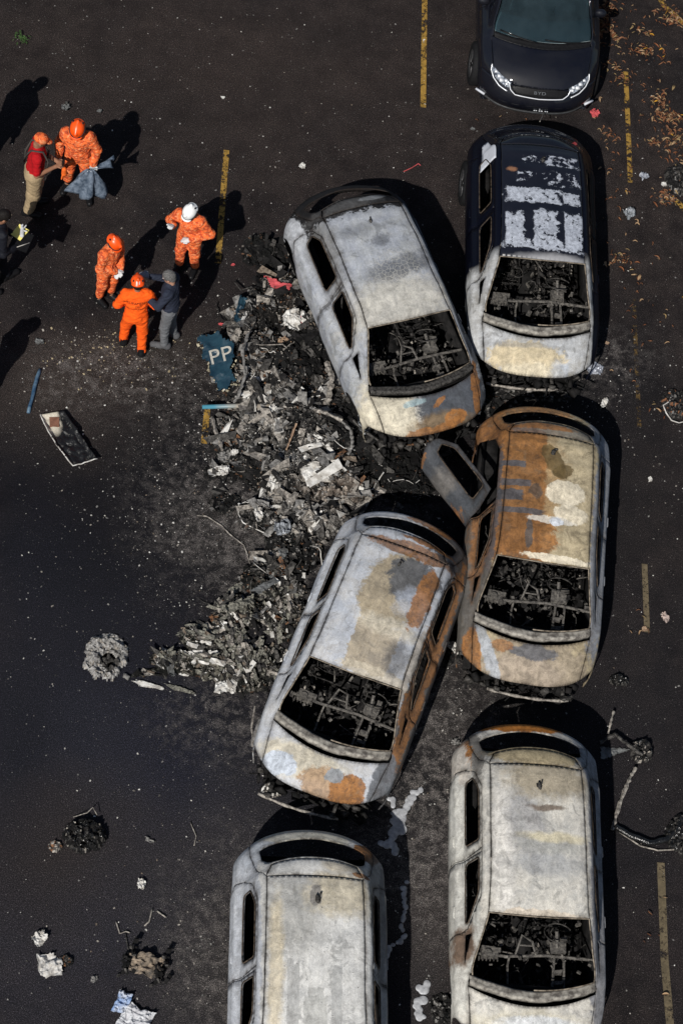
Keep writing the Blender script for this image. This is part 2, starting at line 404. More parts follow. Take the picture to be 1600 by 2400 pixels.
# ------------------------------------------------------------------ car body surface
# stations from the nose (y = -2.2) to the tail (y = +2.1); columns 0 sill .. 8 centre of roof
ST_Y = [-2.08, -2.22, -2.09, -1.88, -1.62, -1.44, -1.05, -.70, -.20, .40, .95, 1.27, 1.52, 1.88, 2.04, 2.12, 2.05]
ST_B = [.45, .46, .44, .38, .31, .24, .16, .09, .04, 0, -.02, -.03, -.24, -.32, -.38, -.42, -.42]
ST = [
 [(.70,.24),(.72,.24),(.73,.24),(.72,.24),(.60,.24),(.50,.24),(.38,.24),(.19,.24),(0,.24)],
 [(.80,.25),(.83,.30),(.85,.42),(.83,.50),(.68,.50),(.55,.50),(.40,.51),(.20,.52),(0,.52)],
 [(.84,.26),(.885,.40),(.895,.56),(.87,.70),(.72,.745),(.58,.75),(.42,.755),(.21,.76),(0,.765)],
 [(.85,.28),(.91,.46),(.92,.66),(.895,.81),(.75,.885),(.60,.90),(.44,.91),(.22,.92),(0,.925)],
 [(.86,.28),(.92,.49),(.935,.72),(.905,.87),(.775,.96),(.70,.975),(.50,.985),(.25,1.0),(0,1.0)],
 [(.86,.28),(.925,.50),(.94,.74),(.91,.90),(.82,.985),(.775,1.02),(.735,1.035),(.37,1.05),(0,1.055)],
 [(.86,.28),(.925,.50),(.945,.75),(.91,.92),(.825,1.00),(.735,1.20),(.685,1.25),(.34,1.29),(0,1.30)],
 [(.86,.28),(.925,.50),(.945,.76),(.91,.93),(.825,1.01),(.690,1.39),(.615,1.46),(.31,1.505),(0,1.515)],
 [(.86,.28),(.925,.50),(.945,.76),(.91,.93),(.825,1.01),(.675,1.46),(.590,1.525),(.30,1.57),(0,1.58)],
 [(.86,.28),(.925,.50),(.945,.76),(.91,.93),(.825,1.01),(.670,1.47),(.585,1.535),(.30,1.58),(0,1.59)],
 [(.86,.28),(.925,.50),(.945,.77),(.91,.94),(.825,1.02),(.665,1.44),(.580,1.51),(.29,1.555),(0,1.565)],
 [(.86,.28),(.925,.52),(.94,.78),(.91,.95),(.82,1.04),(.655,1.39),(.575,1.455),(.29,1.50),(0,1.51)],
 [(.85,.28),(.915,.52),(.93,.79),(.90,.95),(.815,1.04),(.69,1.24),(.600,1.34),(.30,1.42),(0,1.43)],
 [(.84,.29),(.905,.52),(.92,.76),(.885,.91),(.80,.99),(.71,1.06),(.62,1.09),(.31,1.105),(0,1.11)],
 [(.83,.30),(.90,.50),(.91,.72),(.87,.85),(.79,.91),(.70,.955),(.61,.975),(.30,.995),(0,1.0)],
 [(.81,.30),(.87,.48),(.885,.64),(.85,.70),(.77,.72),(.68,.74),(.58,.75),(.29,.76),(0,.76)],
 [(.78,.28),(.80,.30),(.81,.30),(.79,.30),(.70,.30),(.60,.30),(.50,.30),(.25,.30),(0,.30)],
]
_SX = np.array([[c[0] for c in r] for r in ST]); _SZ = np.array([[c[1] for c in r] for r in ST])
_SX = np.concatenate([_SX, -_SX[:, 7:8]], 1); _SZ = np.concatenate([_SZ, _SZ[:, 7:8]], 1)
_YC = np.array(ST_Y); _BC = np.array(ST_B)
def _cr(t): return np.array([-.5*t**3 + t**2 - .5*t, 1.5*t**3 - 2.5*t**2 + 1, -1.5*t**3 + 2*t**2 + .5*t, .5*t**3 - .5*t**2])
def surf(r, w):
    """r station number, w signed distance from the centre line in columns (0 centre, 8 sill)"""
    r = np.clip(np.asarray(r, float), 0, 15.9999); w = np.asarray(w, float); s = np.sign(w)
    c = 8 - np.clip(np.abs(w), 0, 8)
    i = np.minimum(np.floor(r).astype(int), 15); k = _cr(r - i)
    j = np.minimum(np.floor(c).astype(int), 7); q = _cr(c - j); t_ = c - j; li = np.array([0 * t_, 1 - t_, t_, 0 * t_]); q = np.where(j < 6, np.where(j < 5, .15, .45) * q + np.where(j < 5, .85, .55) * li, q)
    x = 0; z = 0; yc = 0; bb = 0
    for a in range(4):
        ii = np.clip(i + a - 1, 0, 16)
        yc = yc + k[a] * _YC[ii]; bb = bb + k[a] * _BC[ii]
        for d in range(4):
            jj = np.clip(j + d - 1, 0, 9)
            x = x + k[a] * q[d] * _SX[ii, jj]; z = z + k[a] * q[d] * _SZ[ii, jj]
    q4 = np.clip((3.9 - r) / 1.3, 0, 1) + np.clip((r - 13.0) / 1.5, 0, 1) * .6; xx_ = (x / .93) ** 2
    y = yc + bb * (xx_ * (1 - .7 * q4) + .78 * q4 * xx_ * xx_)
    return x * np.where(s == 0, 0, s), y, z
def inv_r(y, w):
    y = np.asarray(y, float); lo = np.full(y.shape, 2.0); hi = np.full(y.shape, 15.0)
    for _ in range(30):
        m = (lo + hi) / 2; ym = surf(m, w)[1]; lo = np.where(ym < y, m, lo); hi = np.where(ym < y, hi, m)
    return (lo + hi) / 2
def dense(poly, step=.12):
    out = []
    for i in range(len(poly)):
        a = np.array(poly[i], float); b = np.array(poly[(i + 1) % len(poly)], float)
        n = max(1, int(np.linalg.norm(b - a) / step + .5))
        for k in range(n): out.append(tuple(a + (b - a) * k / n))
    return out
def rw(poly):       # (y, w) polygon to (r, w)
    poly = dense(poly, .22)
    y = np.array([p[0] for p in poly]); w = np.array([p[1] for p in poly]); r = inv_r(y, np.abs(w)); return list(zip(r, w))
def inside(px, py, poly):
    res = np.zeros(px.shape, bool); n = len(poly)
    for i in range(n):
        x1, y1 = poly[i]; x2, y2 = poly[(i + 1) % n]
        if y1 == y2: continue
        c = ((y1 > py) != (y2 > py)) & (px < (x2 - x1) * (py - y1) / (y2 - y1) + x1); res ^= c
    return res
def rounded(poly, k=.25):
    out = []
    n = len(poly)
    for i in range(n):
        a = np.array(poly[i - 1]); b = np.array(poly[i]); c = np.array(poly[(i + 1) % n])
        out += [tuple(b + (a - b) * k), tuple(b * .5 + (b + (a - b) * k) * .25 + (b + (c - b) * k) * .25), tuple(b + (c - b) * k)]
    return out
def panel(name, poly, holes, mat, parent, mirror=False, dents=.010, seed=0, ribs=0.0, lift=0.0, step=(.10, .22), thick=.014, arches=()):
    P0 = dense(poly, .11); H = [dense(h, .09) for h in holes]
    if mirror: P0 = [(r, -w) for r, w in P0]; H = [[(r, -w) for r, w in h] for h in H]
    vs = list(P0); es = [(i, (i + 1) % len(P0)) for i in range(len(P0))]
    for h in H:
        b = len(vs); vs += h; es += [(b + i, b + (i + 1) % len(h)) for i in range(len(h))]
    A = np.array(P0); rng_ = lambda a_, b_, t_: np.linspace(a_, b_, max(2, int((b_ - a_) / t_) + 1) * 2 + 1)[1::2]
    gr = rng_(A[:, 0].min(), A[:, 0].max(), step[0]); gw = rng_(A[:, 1].min(), A[:, 1].max(), step[1])
    G = np.array(np.meshgrid(gr, gw)).reshape(2, -1)
    G[0] += (np.arange(G.shape[1]) % 2) * .004
    ok = inside(G[0], G[1], P0)
    for h in H: ok &= ~inside(G[0], G[1], h)
    G = G[:, ok]; Bp = np.array(vs)
    G = G[:, np.array([((Bp[:, 0] - g0) ** 2 + ((Bp[:, 1] - g1) * .6) ** 2).min() > .035 ** 2 for g0, g1 in G.T], bool)]
    vs += [tuple(q) for q in G.T]
    nb = len(P0) + sum(len(h) for h in H)
    ov, oe, of, oi, _, _ = delaunay_2d_cdt([Vector(v) for v in vs], es, [], 0, 1e-5)
    U = np.array([tuple(v) for v in ov]); F = np.array([list(f) for f in of])
    cen = U[F].mean(1); keep = inside(cen[:, 0], cen[:, 1], P0)
    for h in H: keep &= ~inside(cen[:, 0], cen[:, 1], h)
    F = F[keep]
    x, y, z = surf(U[:, 0], U[:, 1])
    if dents:
        top = np.clip(1 - np.abs(U[:, 1]) / 4.5, 0.25, 1)
        z = z + dents * 2 * (fbm(x * 1.9 + seed * 3.1, y * 1.9 + seed, seed, 3) - .5) * top
        x = x + dents * 1.2 * (fbm(y * 2.3 + seed, z * 3, seed + 5, 3) - .5)
    if ribs:
        lat = np.clip((1.75 - np.abs(U[:, 1])) / .3, 0, 1)
        ph = np.sin((y + .75) / .36 * 2 * math.pi); z = z + ribs * np.tanh(ph * 3) * lat * ((y > -.55) & (y < 1.15))
    z = z + lift
    bnd = np.array([i < nb for i in range(len(U))]) if len(U) == len(vs) else np.array([any(j < nb for j in l) for l in oi])
    V = np.stack([x, y, z], 1)
    for (ay, az, ar) in arches:
        d = np.hypot(V[:, 1] - ay, V[:, 2] - az); ins = (d < ar) & (np.abs(U[:, 1]) > 4.6)
        F = F[~ins[F].all(1)]
        d2 = np.maximum(d, 1e-4); f = np.where(ins, ar / d2, 1)
        V[:, 1] = ay + (V[:, 1] - ay) * f; V[:, 2] = az + (V[:, 2] - az) * f
    n = np.cross(V[F[:, 1]] - V[F[:, 0]], V[F[:, 2]] - V[F[:, 0]])
    ctr = V[F].mean(1) - np.array([0, 0, .6]); ctr[:, 1] *= .3
    flip = (n * ctr).sum(1) < 0; F[flip] = F[flip][:, ::-1]
    o = mesh_obj(name, V, F, mat, parent)
    Bx = V[bnd]; dd = np.full(len(V), 9.0)
    for k0 in range(0, len(V), 800): dd[k0:k0 + 800] = np.sqrt(((V[k0:k0 + 800, None, :] - Bx[None]) ** 2).sum(-1).min(1))
    at = o.data.attributes.new('rim', 'FLOAT', 'POINT'); at.data.foreach_set('value', np.exp(-dd / .028).astype(np.float32))
    if thick: solidify(o, thick)
    return o

FD_OUT = rw([(.135, 7.6), (.135, 5), (.135, 3.9), (.12, 3.07), (-.42, 3.07), (-.735, 3.80), (-.76, 4.3), (-.76, 7.6)])
FD_WIN = rw(rounded([(.075, 3.88), (.06, 3.17), (-.38, 3.17), (-.68, 3.70), (-.66, 3.88)], .12))
RD_OUT = rw([(.16, 7.6), (.16, 5), (.16, 3.9), (.18, 3.07), (.98, 3.07), (1.24, 3.45), (1.33, 3.9), (1.34, 5.4), (1.2, 6.2), (1.02, 7.6)])
RD_WIN = rw(rounded([(.31, 3.88), (.29, 3.17), (.95, 3.17), (1.16, 3.50), (1.14, 3.88)], .12))
QTR = rw(rounded([(-.80, 3.92), (-1.14, 3.92), (-1.1, 3.72), (-.82, 3.42)], .1))
TAIL_W = rounded([(12.10, -1.7), (12.10, 0), (12.10, 1.7), (12.45, 2.1), (12.98, 2.15), (13.12, 1.6), (13.14, 0), (13.12, -1.6), (12.98, -2.15), (12.45, -2.1)], .2)
def scaled(poly, k):
    A = np.array(poly); c = A.mean(0); return [tuple(c + (a - c) * k) for a in A]
WH = [(-1.32, .33, .37), (1.40, .33, .37)]

def seal(name, win, mat, parent, mir, r=.008):
    L = []
    for a, b in dense(win, .12):
        x_, y_, z_ = surf(a, -b if mir else b); sx = -1 if mir else 1; L.append((float(x_) + sx * .005, float(y_), float(z_) + .003))
    L.append(L[0]); q = MB(); q.tube(L, r, 5); return q.build(name, mat, parent)
M['seal'] = simple('burnt window seal', (.10, .075, .055), .8, c2=(.02, .016, .013), scale=16)
M['flange'] = simple('scorched flange', (.26, .22, .17), .8, c2=(.05, .04, .03), scale=12)
def add_wheel(root, x, y, burntrim, side):
    V = MB()
    w = empty('wheel', (x, y, .33)); w.parent = root
    r_out = .33; s = side
    if not burntrim:
        prof = [(-.10, .21), (-.105, .29), (-.08, .325), (.08, .325), (.105, .29), (.10, .21)]
        n = 28; vv = []; ff = []
        for i, (a, r) in enumerate(prof):
            for k in range(n):
                t = 2 * math.pi * k / n; vv.append((a, r * math.cos(t), r * math.sin(t)))
        for i in range(len(prof) - 1):
            for k in range(n): ff.append((i * n + k, i * n + (k + 1) % n, (i + 1) * n + (k + 1) % n, (i + 1) * n + k))
        mesh_obj('tyre', vv, ff, M['tyre'], w)
    q = MB(); m = 'rim2' if burntrim else 'rim'
    R = .225
    q.tube([(s * -.09, 0, 0), (s * -.085, 0, 0), (s * .085, 0, 0), (s * .09, 0, 0)], [R * .96, R, R, R * .96], 28, cap=False)
    ring = [(s * .088, R * .97 * math.cos(t), R * .97 * math.sin(t)) for t in np.linspace(0, 2 * math.pi, 29)]
    q.tube(ring, .012, 6)
    for k in range(5):
        t = 2 * math.pi * k / 5 + .3
        for d in (-.13, .13):
            q.box((s * .075, R * .52 * math.cos(t + d), R * .52 * math.sin(t + d)), (.02, .028, R * .95), Matrix.Rotation(t + d * 1.5 - math.pi / 2, 3, 'X'))
    q.tube([(s * .04, 0, 0), (s * .085, 0, 0)], .05, 12)
    q.tube([(-s * .02, 0, 0), (-s * .01, 0, 0)], R * .96, 20)
    q.build('rim', M[m], w, split=35)
    return w

def heap(name, cx, cy, sx, sy, z0, hgt, mats, parent, seed, n=46, flat=.0, root_shift=(0, 0), edge=1.0):
    """uneven rubble surface inside an ellipse"""
    xs = np.linspace(-1, 1, n); X, Y = np.meshgrid(xs, xs)
    rr = np.maximum(np.abs(X), np.abs(Y)) if flat else np.hypot(X, Y)
    fall = np.clip((1.0 - rr) / .25, 0, 1) ** .7
    wx = cx + X * sx; wy = cy + Y * sy
    h = fbm(wx * 5 + seed, wy * 5, seed, 3) * .6 + np.abs(fbm(wx * 16, wy * 16 + seed, seed + 9, 3) - .5) * 1.3
    Z = z0 + hgt * h * fall
    V = np.stack([wx, wy, Z], -1).reshape(-1, 3)
    ok = (rr + .12 * (fbm(wx * 6, wy * 6, seed + 3, 2) - .5) < 1.0).reshape(-1) if not flat else np.ones(n * n, bool)
    F = []; MI = []
    r = random.Random(seed)
    for i in range(n - 1):
        for j in range(n - 1):
            f = (i * n + j, i * n + j + 1, (i + 1) * n + j + 1, (i + 1) * n + j)
            if all(ok[k] for k in f): F.append(f); MI.append(0 if r.random() < .86 else r.randrange(len(mats)))
    return mesh_obj(name, V, F, mats, parent, False, MI)

def interior(root, seed, full=True, rusty=False):
    r = random.Random(seed); bm = M['char']
    # tub: floor and sooty inner walls
    q = MB()
    q.box((0, .10, .20), (1.66, 3.0, .05)); q.box((-.80, .1, .5), (.04, 3.0, .62)); q.box((.80, .1, .5), (.04, 3.0, .62))
    q.box((0, -1.36, .55), (1.5, .05, .75)); q.box((0, 1.75, .5), (1.3, .05, .6)); q.box((0, .05, .30), (.24, 2.4, .16))
    q.box((0, 1.0, .38), (1.5, .7, .12))
    q.build('floor_pan', M['soot'], root)
    heap('burnt_debris', 0, .05, .78, 1.38, .20, .26, [M['soot'], M['soot'], M['char2'], M['char'], M['ashmetal']], root, seed, 70, 1)
    # cross car beam
    q = MB(); y = -.93; z = .84
    y = y + r.uniform(-.03, .03); q.tube([(-.78, y, z), (-.3, y - .02, z + r.uniform(-.03, .03)), (.2, y + .02, z + r.uniform(-.03, .03)), (.78, y, z)], .020, 8)
    q.box((-.50, y, z + .03), (.20, .13, .09), jit=.012); q.box((-.40, y + .02, z + .07), (.07, .05, .05)); q.tube([(-.52, y - .02, z + .06), (-.52, y - .02, z + .1)], .045, 10)
    for k in range(6): q.box((-.62 + k * .045, y - .075, z + .02), (.012, .05, .03))
    ox = r.uniform(-.09, .07); tl = r.uniform(-.06, .06)
    if r.random() < .75: q.tube([(ox - .14, y, z), (ox - .07 + tl, y + .22, z + .10), (ox + .05 + tl, y + r.uniform(.14, .24), z + .10), (ox + .12, y, z)], .016, 6); q.tube([(ox - .10, y + .11, z + .05), (ox + .09, y + .11, z + .05)], .011, 6)
    q.tube([(-.24, y, z), (-.25, y - .1, z - .1), (-.25, y - .38, z - .12)], .014, 6)
    o2 = r.uniform(-.05, .07); q.tube([(o2 + .30, y, z), (o2 + .28 + tl, y - .36, z - .06), (o2 + .36 + tl, y - .42, z - .08), (o2 + .42 + tl, y - .36, z - .06), (o2 + .42, y, z)], .017, 6)
    q.box((.34, y - .18, z - .02), (.10, .05, .05), jit=.01); q.box((.35, y - .30, z - .04), (.10, .05, .05), jit=.01)
    q.box((.33, y + .10, z + .05), (.17, .13, .09), jit=.02); q.box((.40, y + .2, z + .1), (.09, .07, .05), jit=.02)
    q.tube([(.32, y + .1, z + .08), (.30, y + .26, z + .2)], .022, 8)
    for k in range(26):
        q.box((r.uniform(-.74, .74), y + r.gauss(0, .09), z + r.uniform(-.03, .06)), (r.uniform(.015, .07), r.uniform(.015, .05), r.uniform(.01, .05)), REU(r.random() * 2, r.random() * 2, r.random() * 3))
    q.build('dashboard_beam', [M['beam']], root, split=30)
    q = MB()
    for k in range(150):
        q.box((r.uniform(-.70, .70), r.uniform(-1.25, .1), r.uniform(.30, .66)), (r.uniform(.015, .11), r.uniform(.012, .06), r.uniform(.006, .04)), REU(r.random() * 3, r.random() * 3, r.random() * 3), mi=r.choice((0, 0, 0, 1, 1, 2)), jit=.008)
    for k in range(26):
        a = Vector((r.uniform(-.68, .68), r.uniform(-1.2, .0), r.uniform(.42, .82))); th = r.random() * 6.3; pts = [a.copy()]
        for i in range(5): th += r.gauss(0, .8); a += Vector((math.cos(th) * .06, math.sin(th) * .06, r.gauss(-.01, .03))); pts.append(a.copy())
        q.tube(pts, r.uniform(.003, .008), 5, r.choice((0, 1, 1)))
    tag(q.build('fallen_lining', [M['char2'], M['char'], M['beam']], root, False), kind='stuff')
    # steering wheel ring
    c = Vector((.33, -.68, .98)); R = REU(math.radians(-28), 0, 0)
    q = MB(); q.tube([c + R @ Vector((.17 * math.cos(t), .17 * math.sin(t), 0)) for t in np.linspace(.4, 5.4, 22)], .009, 6)
    q.tube([c, c + Vector((0, -.2, -.1))], .02, 6); q.build('steering_wheel', M['char'], root)
    # seat frames
    for sx in (-.37, .37):
        q = MB()
        for z0, pts in ((0, [(-.22, -.42), (.22, -.42), (.24, .08), (-.24, .08), (-.22, -.42)]),):
            q.tube([(sx + a, b, .52) for a, b in pts], .016, 6)
        q.tube([(sx - .23, .08, .52), (sx - .21, .26, .98), (sx - .1, .30, 1.06), (sx + .1, .30, 1.06), (sx + .21, .26, .98), (sx + .23, .08, .52)], .016, 6)
        for k in range(4): j_ = r.uniform(-.04, .04); q.tube([(sx - .22, -.36 + k * .11 + j_, .52), (sx - .07, -.34 + k * .09, .44 + j_), (sx + .08, -.38 + k * .10 - j_, .46), (sx + .22, -.33 + k * .09, .50)], .005, 5)
        
        for k in range(7): q.box((sx + r.uniform(-.2, .2), r.uniform(-.4, .1), .5 + r.random() * .06), (r.uniform(.03, .12), r.uniform(.03, .1), .03), REU(r.random(), r.random(), r.random() * 3))
        q.build('seat_frame', M['char2'], root)
    # bent braces lying about
    for k in range(4):
        q = MB(); a = Vector((r.uniform(-.6, .6), r.uniform(-1.3, -.3), r.uniform(.35, .6))); t = r.uniform(0, 3.14)
        b = a + Vector((math.cos(t) * r.uniform(.15, .45), math.sin(t) * r.uniform(.15, .4), r.uniform(-.05, .12)))
        q.tube([a, a.lerp(b, .5) + Vector((0, 0, .03)), b], r.uniform(.006, .012), 5); q.build('loose_brace', M['beam'], root)

def front_remains(root, seed, beam=True, x0=-.5, x1=.45, by=-2.16, drop=0.0, ang=0.0):
    """what is left where the bumper and grille burnt away"""
    r = random.Random(seed)
    q = MB(); q.box((0, -1.60, .42), (1.30, .50, .55)); q.build('engine_bay', M['soot'], root)
    q = MB()
    for k in range(70):
        q.box((r.uniform(-.72, .72), -1.88 + r.gauss(0, .07), r.uniform(.2, .58)), (r.uniform(.03, .14), r.uniform(.03, .12), r.uniform(.02, .12)), REU(r.random() * 2, r.random() * 2, r.random() * 3), mi=r.choice((0, 0, 0, 0, 1)))
    for k in range(12):
        a = Vector((r.uniform(-.7, .7), -2.02 + r.gauss(0, .06), r.uniform(.35, .6))); q.tube([a, a + Vector((r.uniform(-.2, .2), r.uniform(-.1, .05), r.uniform(-.2, .05)))], .01, 5)
    q.build('radiator_remains', [M['soot'], M['char']], root)
    if beam:
        q = MB(); pts = []
        for t in np.linspace(0, 1, 12):
            x = x0 + (x1 - x0) * t; c = (x - (x0 + x1) / 2); pts.append((x, by + .16 * c * c + ang * x, .50 - drop))
        q.tube(pts, [.02 + .006 * math.sin(i_ * 2.1) for i_ in range(len(pts))], 7)
        q.build('bumper_beam', M['ashmetal'], root)
        for x in (x0 + .12, x1 - .08):
            q = MB(); q.box((x, by + .16 + ang * x, .50 - drop), (.05, .26, .05), jit=.01); q.ball((x, by + .05 + ang * x, .53 - drop), (.05, .04, .03), 7, 5, jit=.3)
            q.build('crash_bracket', M['char'], root)

def cowl(root, m):
    # curved rail below the windscreen, its twisted upper lip
    w = np.linspace(-3.0, 3.0, 25); A = []; B = []; C = []
    for t in w:
        x, y, z = surf(4.62, t); A.append((float(x), float(y) + .02, float(z) + .004))
    rr = random.Random(4)
    q = MB(); n = len(A); V = []
    prof = [(-.055, -.05), (-.05, .006), (-.02, .018), (.0, .0), (.03, .012), (.06, -.004), (.065, -.06)]
    for (x, y, z) in A:
        j = rr.uniform(-.006, .006)
        for (dy, dz) in prof: V.append((x, y + dy + j, z + dz + j))
    k = len(prof); F = [(i * k + j, i * k + j + 1, (i + 1) * k + j + 1, (i + 1) * k + j) for i in range(n - 1) for j in range(k - 1)]
    q.add(V, F); o = q.build('cowl_rail', m, root); solidify(o, .006); return o

def make_car(name, label, x, y, rz, mat, cat='car', seed=1, spec=None, group='burnt out cars on the asphalt', scale=1.0, z=0.0):
    sp = spec or {}
    root = empty(name, (x, y, z), math.radians(rz)); tag(root, label, cat, group); root.scale = (scale if isinstance(scale, tuple) else (scale,) * 3)
    intact_front = sp.get('front'); intact_rear = sp.get('rear'); d = sp.get('dents', .012)
    g_ = .03
    panel('roof', [(7.0, -1.95), (11.0, -1.95), (11.0, 1.95), (7.0, 1.95)], [], mat, root, dents=d, seed=seed, ribs=sp.get('ribs', .004))
    panel('hood', [(2.0 if not intact_front else 2.02, -3.9), (4.0, -3.9), (4.0, 3.9), (2.0 if not intact_front else 2.02, 3.9)], [], mat, root, dents=d, seed=seed)
    panel('spoiler', [(11.06, -1.95), (12.0, -1.6), (12.0, 1.6), (11.06, 1.95)], [], mat, root, dents=d, seed=seed)
    holes = [TAIL_W] if not intact_rear else [TAIL_W]
    gate = [(11.1, -2.02), (12.04, -1.66), (12.04, 1.66), (11.1, 2.02), (12.0, 2.75), (13.0, 3.35), (14.2, 3.4), (15, 3.3), (15, 0), (15, -3.3), (14.2, -3.4), (13, -3.35), (12, -2.75)]
    panel('tailgate', gate, holes, mat, root, dents=d, seed=seed)
    if intact_rear:
        panel('rear_window', scaled(TAIL_W, 1.0), [], M['darkglass'], root, dents=0, lift=-.004, thick=.005)
    side = [(2.0, 3.97), (3.0, 3.97), (4.0, 3.97), (4.5, 3.5), (5.0, 2.5), (5.06, 2.03), (7, 2.0), (9, 2.0), (11.0, 2.0), (11.1, 2.07), (12, 2.8), (13, 3.40), (14.2, 3.46), (15, 3.36), (15, 5), (15, 7.9), (2.0, 7.9)]
    if intact_rear: side = side[:-3] + [(15, 5), (15, 7.9), (2.0, 7.9)]
    for mir in (False, True):
        gap = lambda p: scaled(p, 1.012)
        panel('body_side', side, [gap(FD_OUT), gap(RD_OUT), QTR], mat, root, mir, d, seed, arches=WH)
        for nm, out, win in (('front_door', FD_OUT, FD_WIN), ('rear_door', RD_OUT, RD_WIN)):
            if nm == 'rear_door' and mir and sp.get('open_door'): continue
            dr = panel(nm, out, [win], mat, root, mir, d, seed, arches=WH)
            if sp.get('glass', {}).get(nm):
                panel('window_glass', win, [], sp['glass'][nm], dr, mir, 0, lift=-.006, thick=.004)
            hx, hy, hz = surf(inv_r(np.array(-.55 if nm == 'front_door' else .36), 5.25) , (-1 if mir else 1) * 5.25)
            h = MB(); sx = -1 if mir else 1
            h.tube([(float(hx) - sx * .012, float(hy) + k, float(hz)) if e else (float(hx) + sx * .006, float(hy) + k, float(hz)) for k, e in ((0, 1), (.02, 0), (.14, 0), (.16, 1))], .010, 6)
            h.build('handle', mat, dr)
            # inner door skin, seen through the window opening
        if intact_front or intact_rear:
            pass
    for mir in (False, True):
        for nm, win in (('window_seal', FD_WIN), ('window_seal', RD_WIN)):
            if win is RD_WIN and mir and sp.get('open_door'): continue
            seal(nm, win, M['seal'], root, mir)
    if not intact_front:
        L = []
        for a, b in dense([(5.0, -1.97), (7.0, -1.93), (7.0, 1.93), (5.0, 1.97)], .2)[:-9]:
            x_, y_, z_ = surf(a, b); L.append((float(x_), float(y_), float(z_) + .006))
        q = MB(); q.tube(L, .009, 5); q.build('windscreen_flange', M['flange'], root)
    if sp.get('open_door'):
        dr = panel('rear_door', rw([(.16, 6.4), (.16, 5), (.16, 3.9), (.18, 3.07), (.96, 3.02), (1.26, 3.5), (1.35, 3.95), (1.22, 6.4)]), [RD_WIN], mat, None, True, d * 2.5, seed + 12, thick=.022)
        dr['label'] = 'rear door standing open, its window frame empty'; seal('window_seal', RD_WIN, M['seal'], dr, True)
        hinge = Vector((-.93, .16, 0)); dr.parent = root
        a = math.radians(sp['open_door'])
        Rm = Matrix.Translation(hinge) @ Matrix.Rotation(a, 4, 'Z') @ Matrix.Translation(-hinge)
        dr.matrix_local = Rm
    if not intact_front:
        interior(root, seed); front_remains(root, seed, **sp.get('beam', {}))
        cowl(root, sp.get('cowl', M['cowlmetal']))
    for sx, wy in ((-1, -1.32), (1, -1.32), (-1, 1.40), (1, 1.40)):
        br = not (intact_front or (intact_rear and wy > 0))
        add_wheel(root, sx * (.72 if br else .845) * (1.2 if sp.get('wheel_out') and wy < 0 and sx < 0 else 1), wy, br, sx)
    q = MB(); q.box((0, .1, .19), (1.5, 3.6, .06)); q.tube([(-.75, -1.32, .3), (.75, -1.32, .3)], .04, 8); q.tube([(-.75, 1.4, .3), (.75, 1.4, .3)], .05, 8)
    q.box((-.72, 1.40, .52), (.22, .80, .5)); q.box((.72, 1.40, .52), (.22, .80, .5))
    q.build('underbody', M['soot'], root)
    if not intact_front or intact_rear:
        fx, fy, fz = surf(10.05, .1); fz = float(fz)
        k_ = .5 + (seed * 7 % 10) / 14; q = MB(); q.ball((.02, float(fy), fz), (.03 * k_, .055 * k_, .03), 9, 6, jit=.35); q.box((.02 + .03 * k_, float(fy) + .05, fz), (.02, .05, .02), RZ(seed), jit=.008)
        q.build('antenna_base', M['char'], root)
    if intact_rear:
        panel('rear_bumper', [(15.03, -7.8), (15.95, -7.8), (15.95, 0), (15.95, 7.8), (15.03, 7.8), (15.03, 0)], [], sp.get('bumper', mat), root, dents=0, step=(.2, .4))
    return root

#CARS
# ------------------------------------------------------------------ the cars
# layer: (colour, x, y, rx, ry, angle, soft, rect, warp, opacity)
matC = burnt('scorched paint pale blue grey', (.235, .25, .28), (.31, .32, .325), [
    ((.42, .40, .35), -.05, -.45, .75, .42, 0, .5, False, .35, .8),
    (STEEL, .15, .12, .55, .18, 8, .6, False, .4, .65), (STEEL, -.25, .85, .3, .12, 0, .7, False, .3, .35), (STEEL, .05, .62, .14, .10, 20, .5, False, .2, .6),
    ((.10, .095, .085), -.70, .9, .14, .7, 0, .8, False, .3, .6),
    (SOOT, .12, 2.05, .95, .84, 0, .12, True, .22, .98), ((.10, .10, .10), -.25, 1.38, .5, .14, 0, .5, False, .3, .6),
    ((.36, .375, .40), -.92, 1.50, .16, .36, 10, .3, False, .3, .9), ((.20, .21, .22), .22, 1.42, .22, .05, 4, .3, False, .15, .7),
    ((.05, .055, .065), .88, .4, .18, 1.9, 0, .3, False, .15, .8),
    ((.50, .455, .35), -.62, -1.75, .5, .50, 0, .5, False, .3, .9),
    ((.058, .064, .075), .38, -1.85, .62, .50, 0, .4, False, .3, .95), ((.16, .11, .06), .1, -2.0, .5, .12, 0, .6, False, .3, .8),
    (RUST, .72, -1.60, .07, .35, -14, .3, False, .25, .9), (RUST, .30, -1.97, .17, .085, 18, .3, False, .35, .95), (RUST, .12, -1.74, .13, .035, 30, .3, False, .3, .8), (RUST, -.1, -2.06, .4, .05, 0, .4, False, .3, .8),
    ((.24, .32, .34), -.22, -1.68, .16, .05, 0, .4, False, .2, .8)],
    veins=(.10, -.12, .42, .55), speck=.25, seed=3)
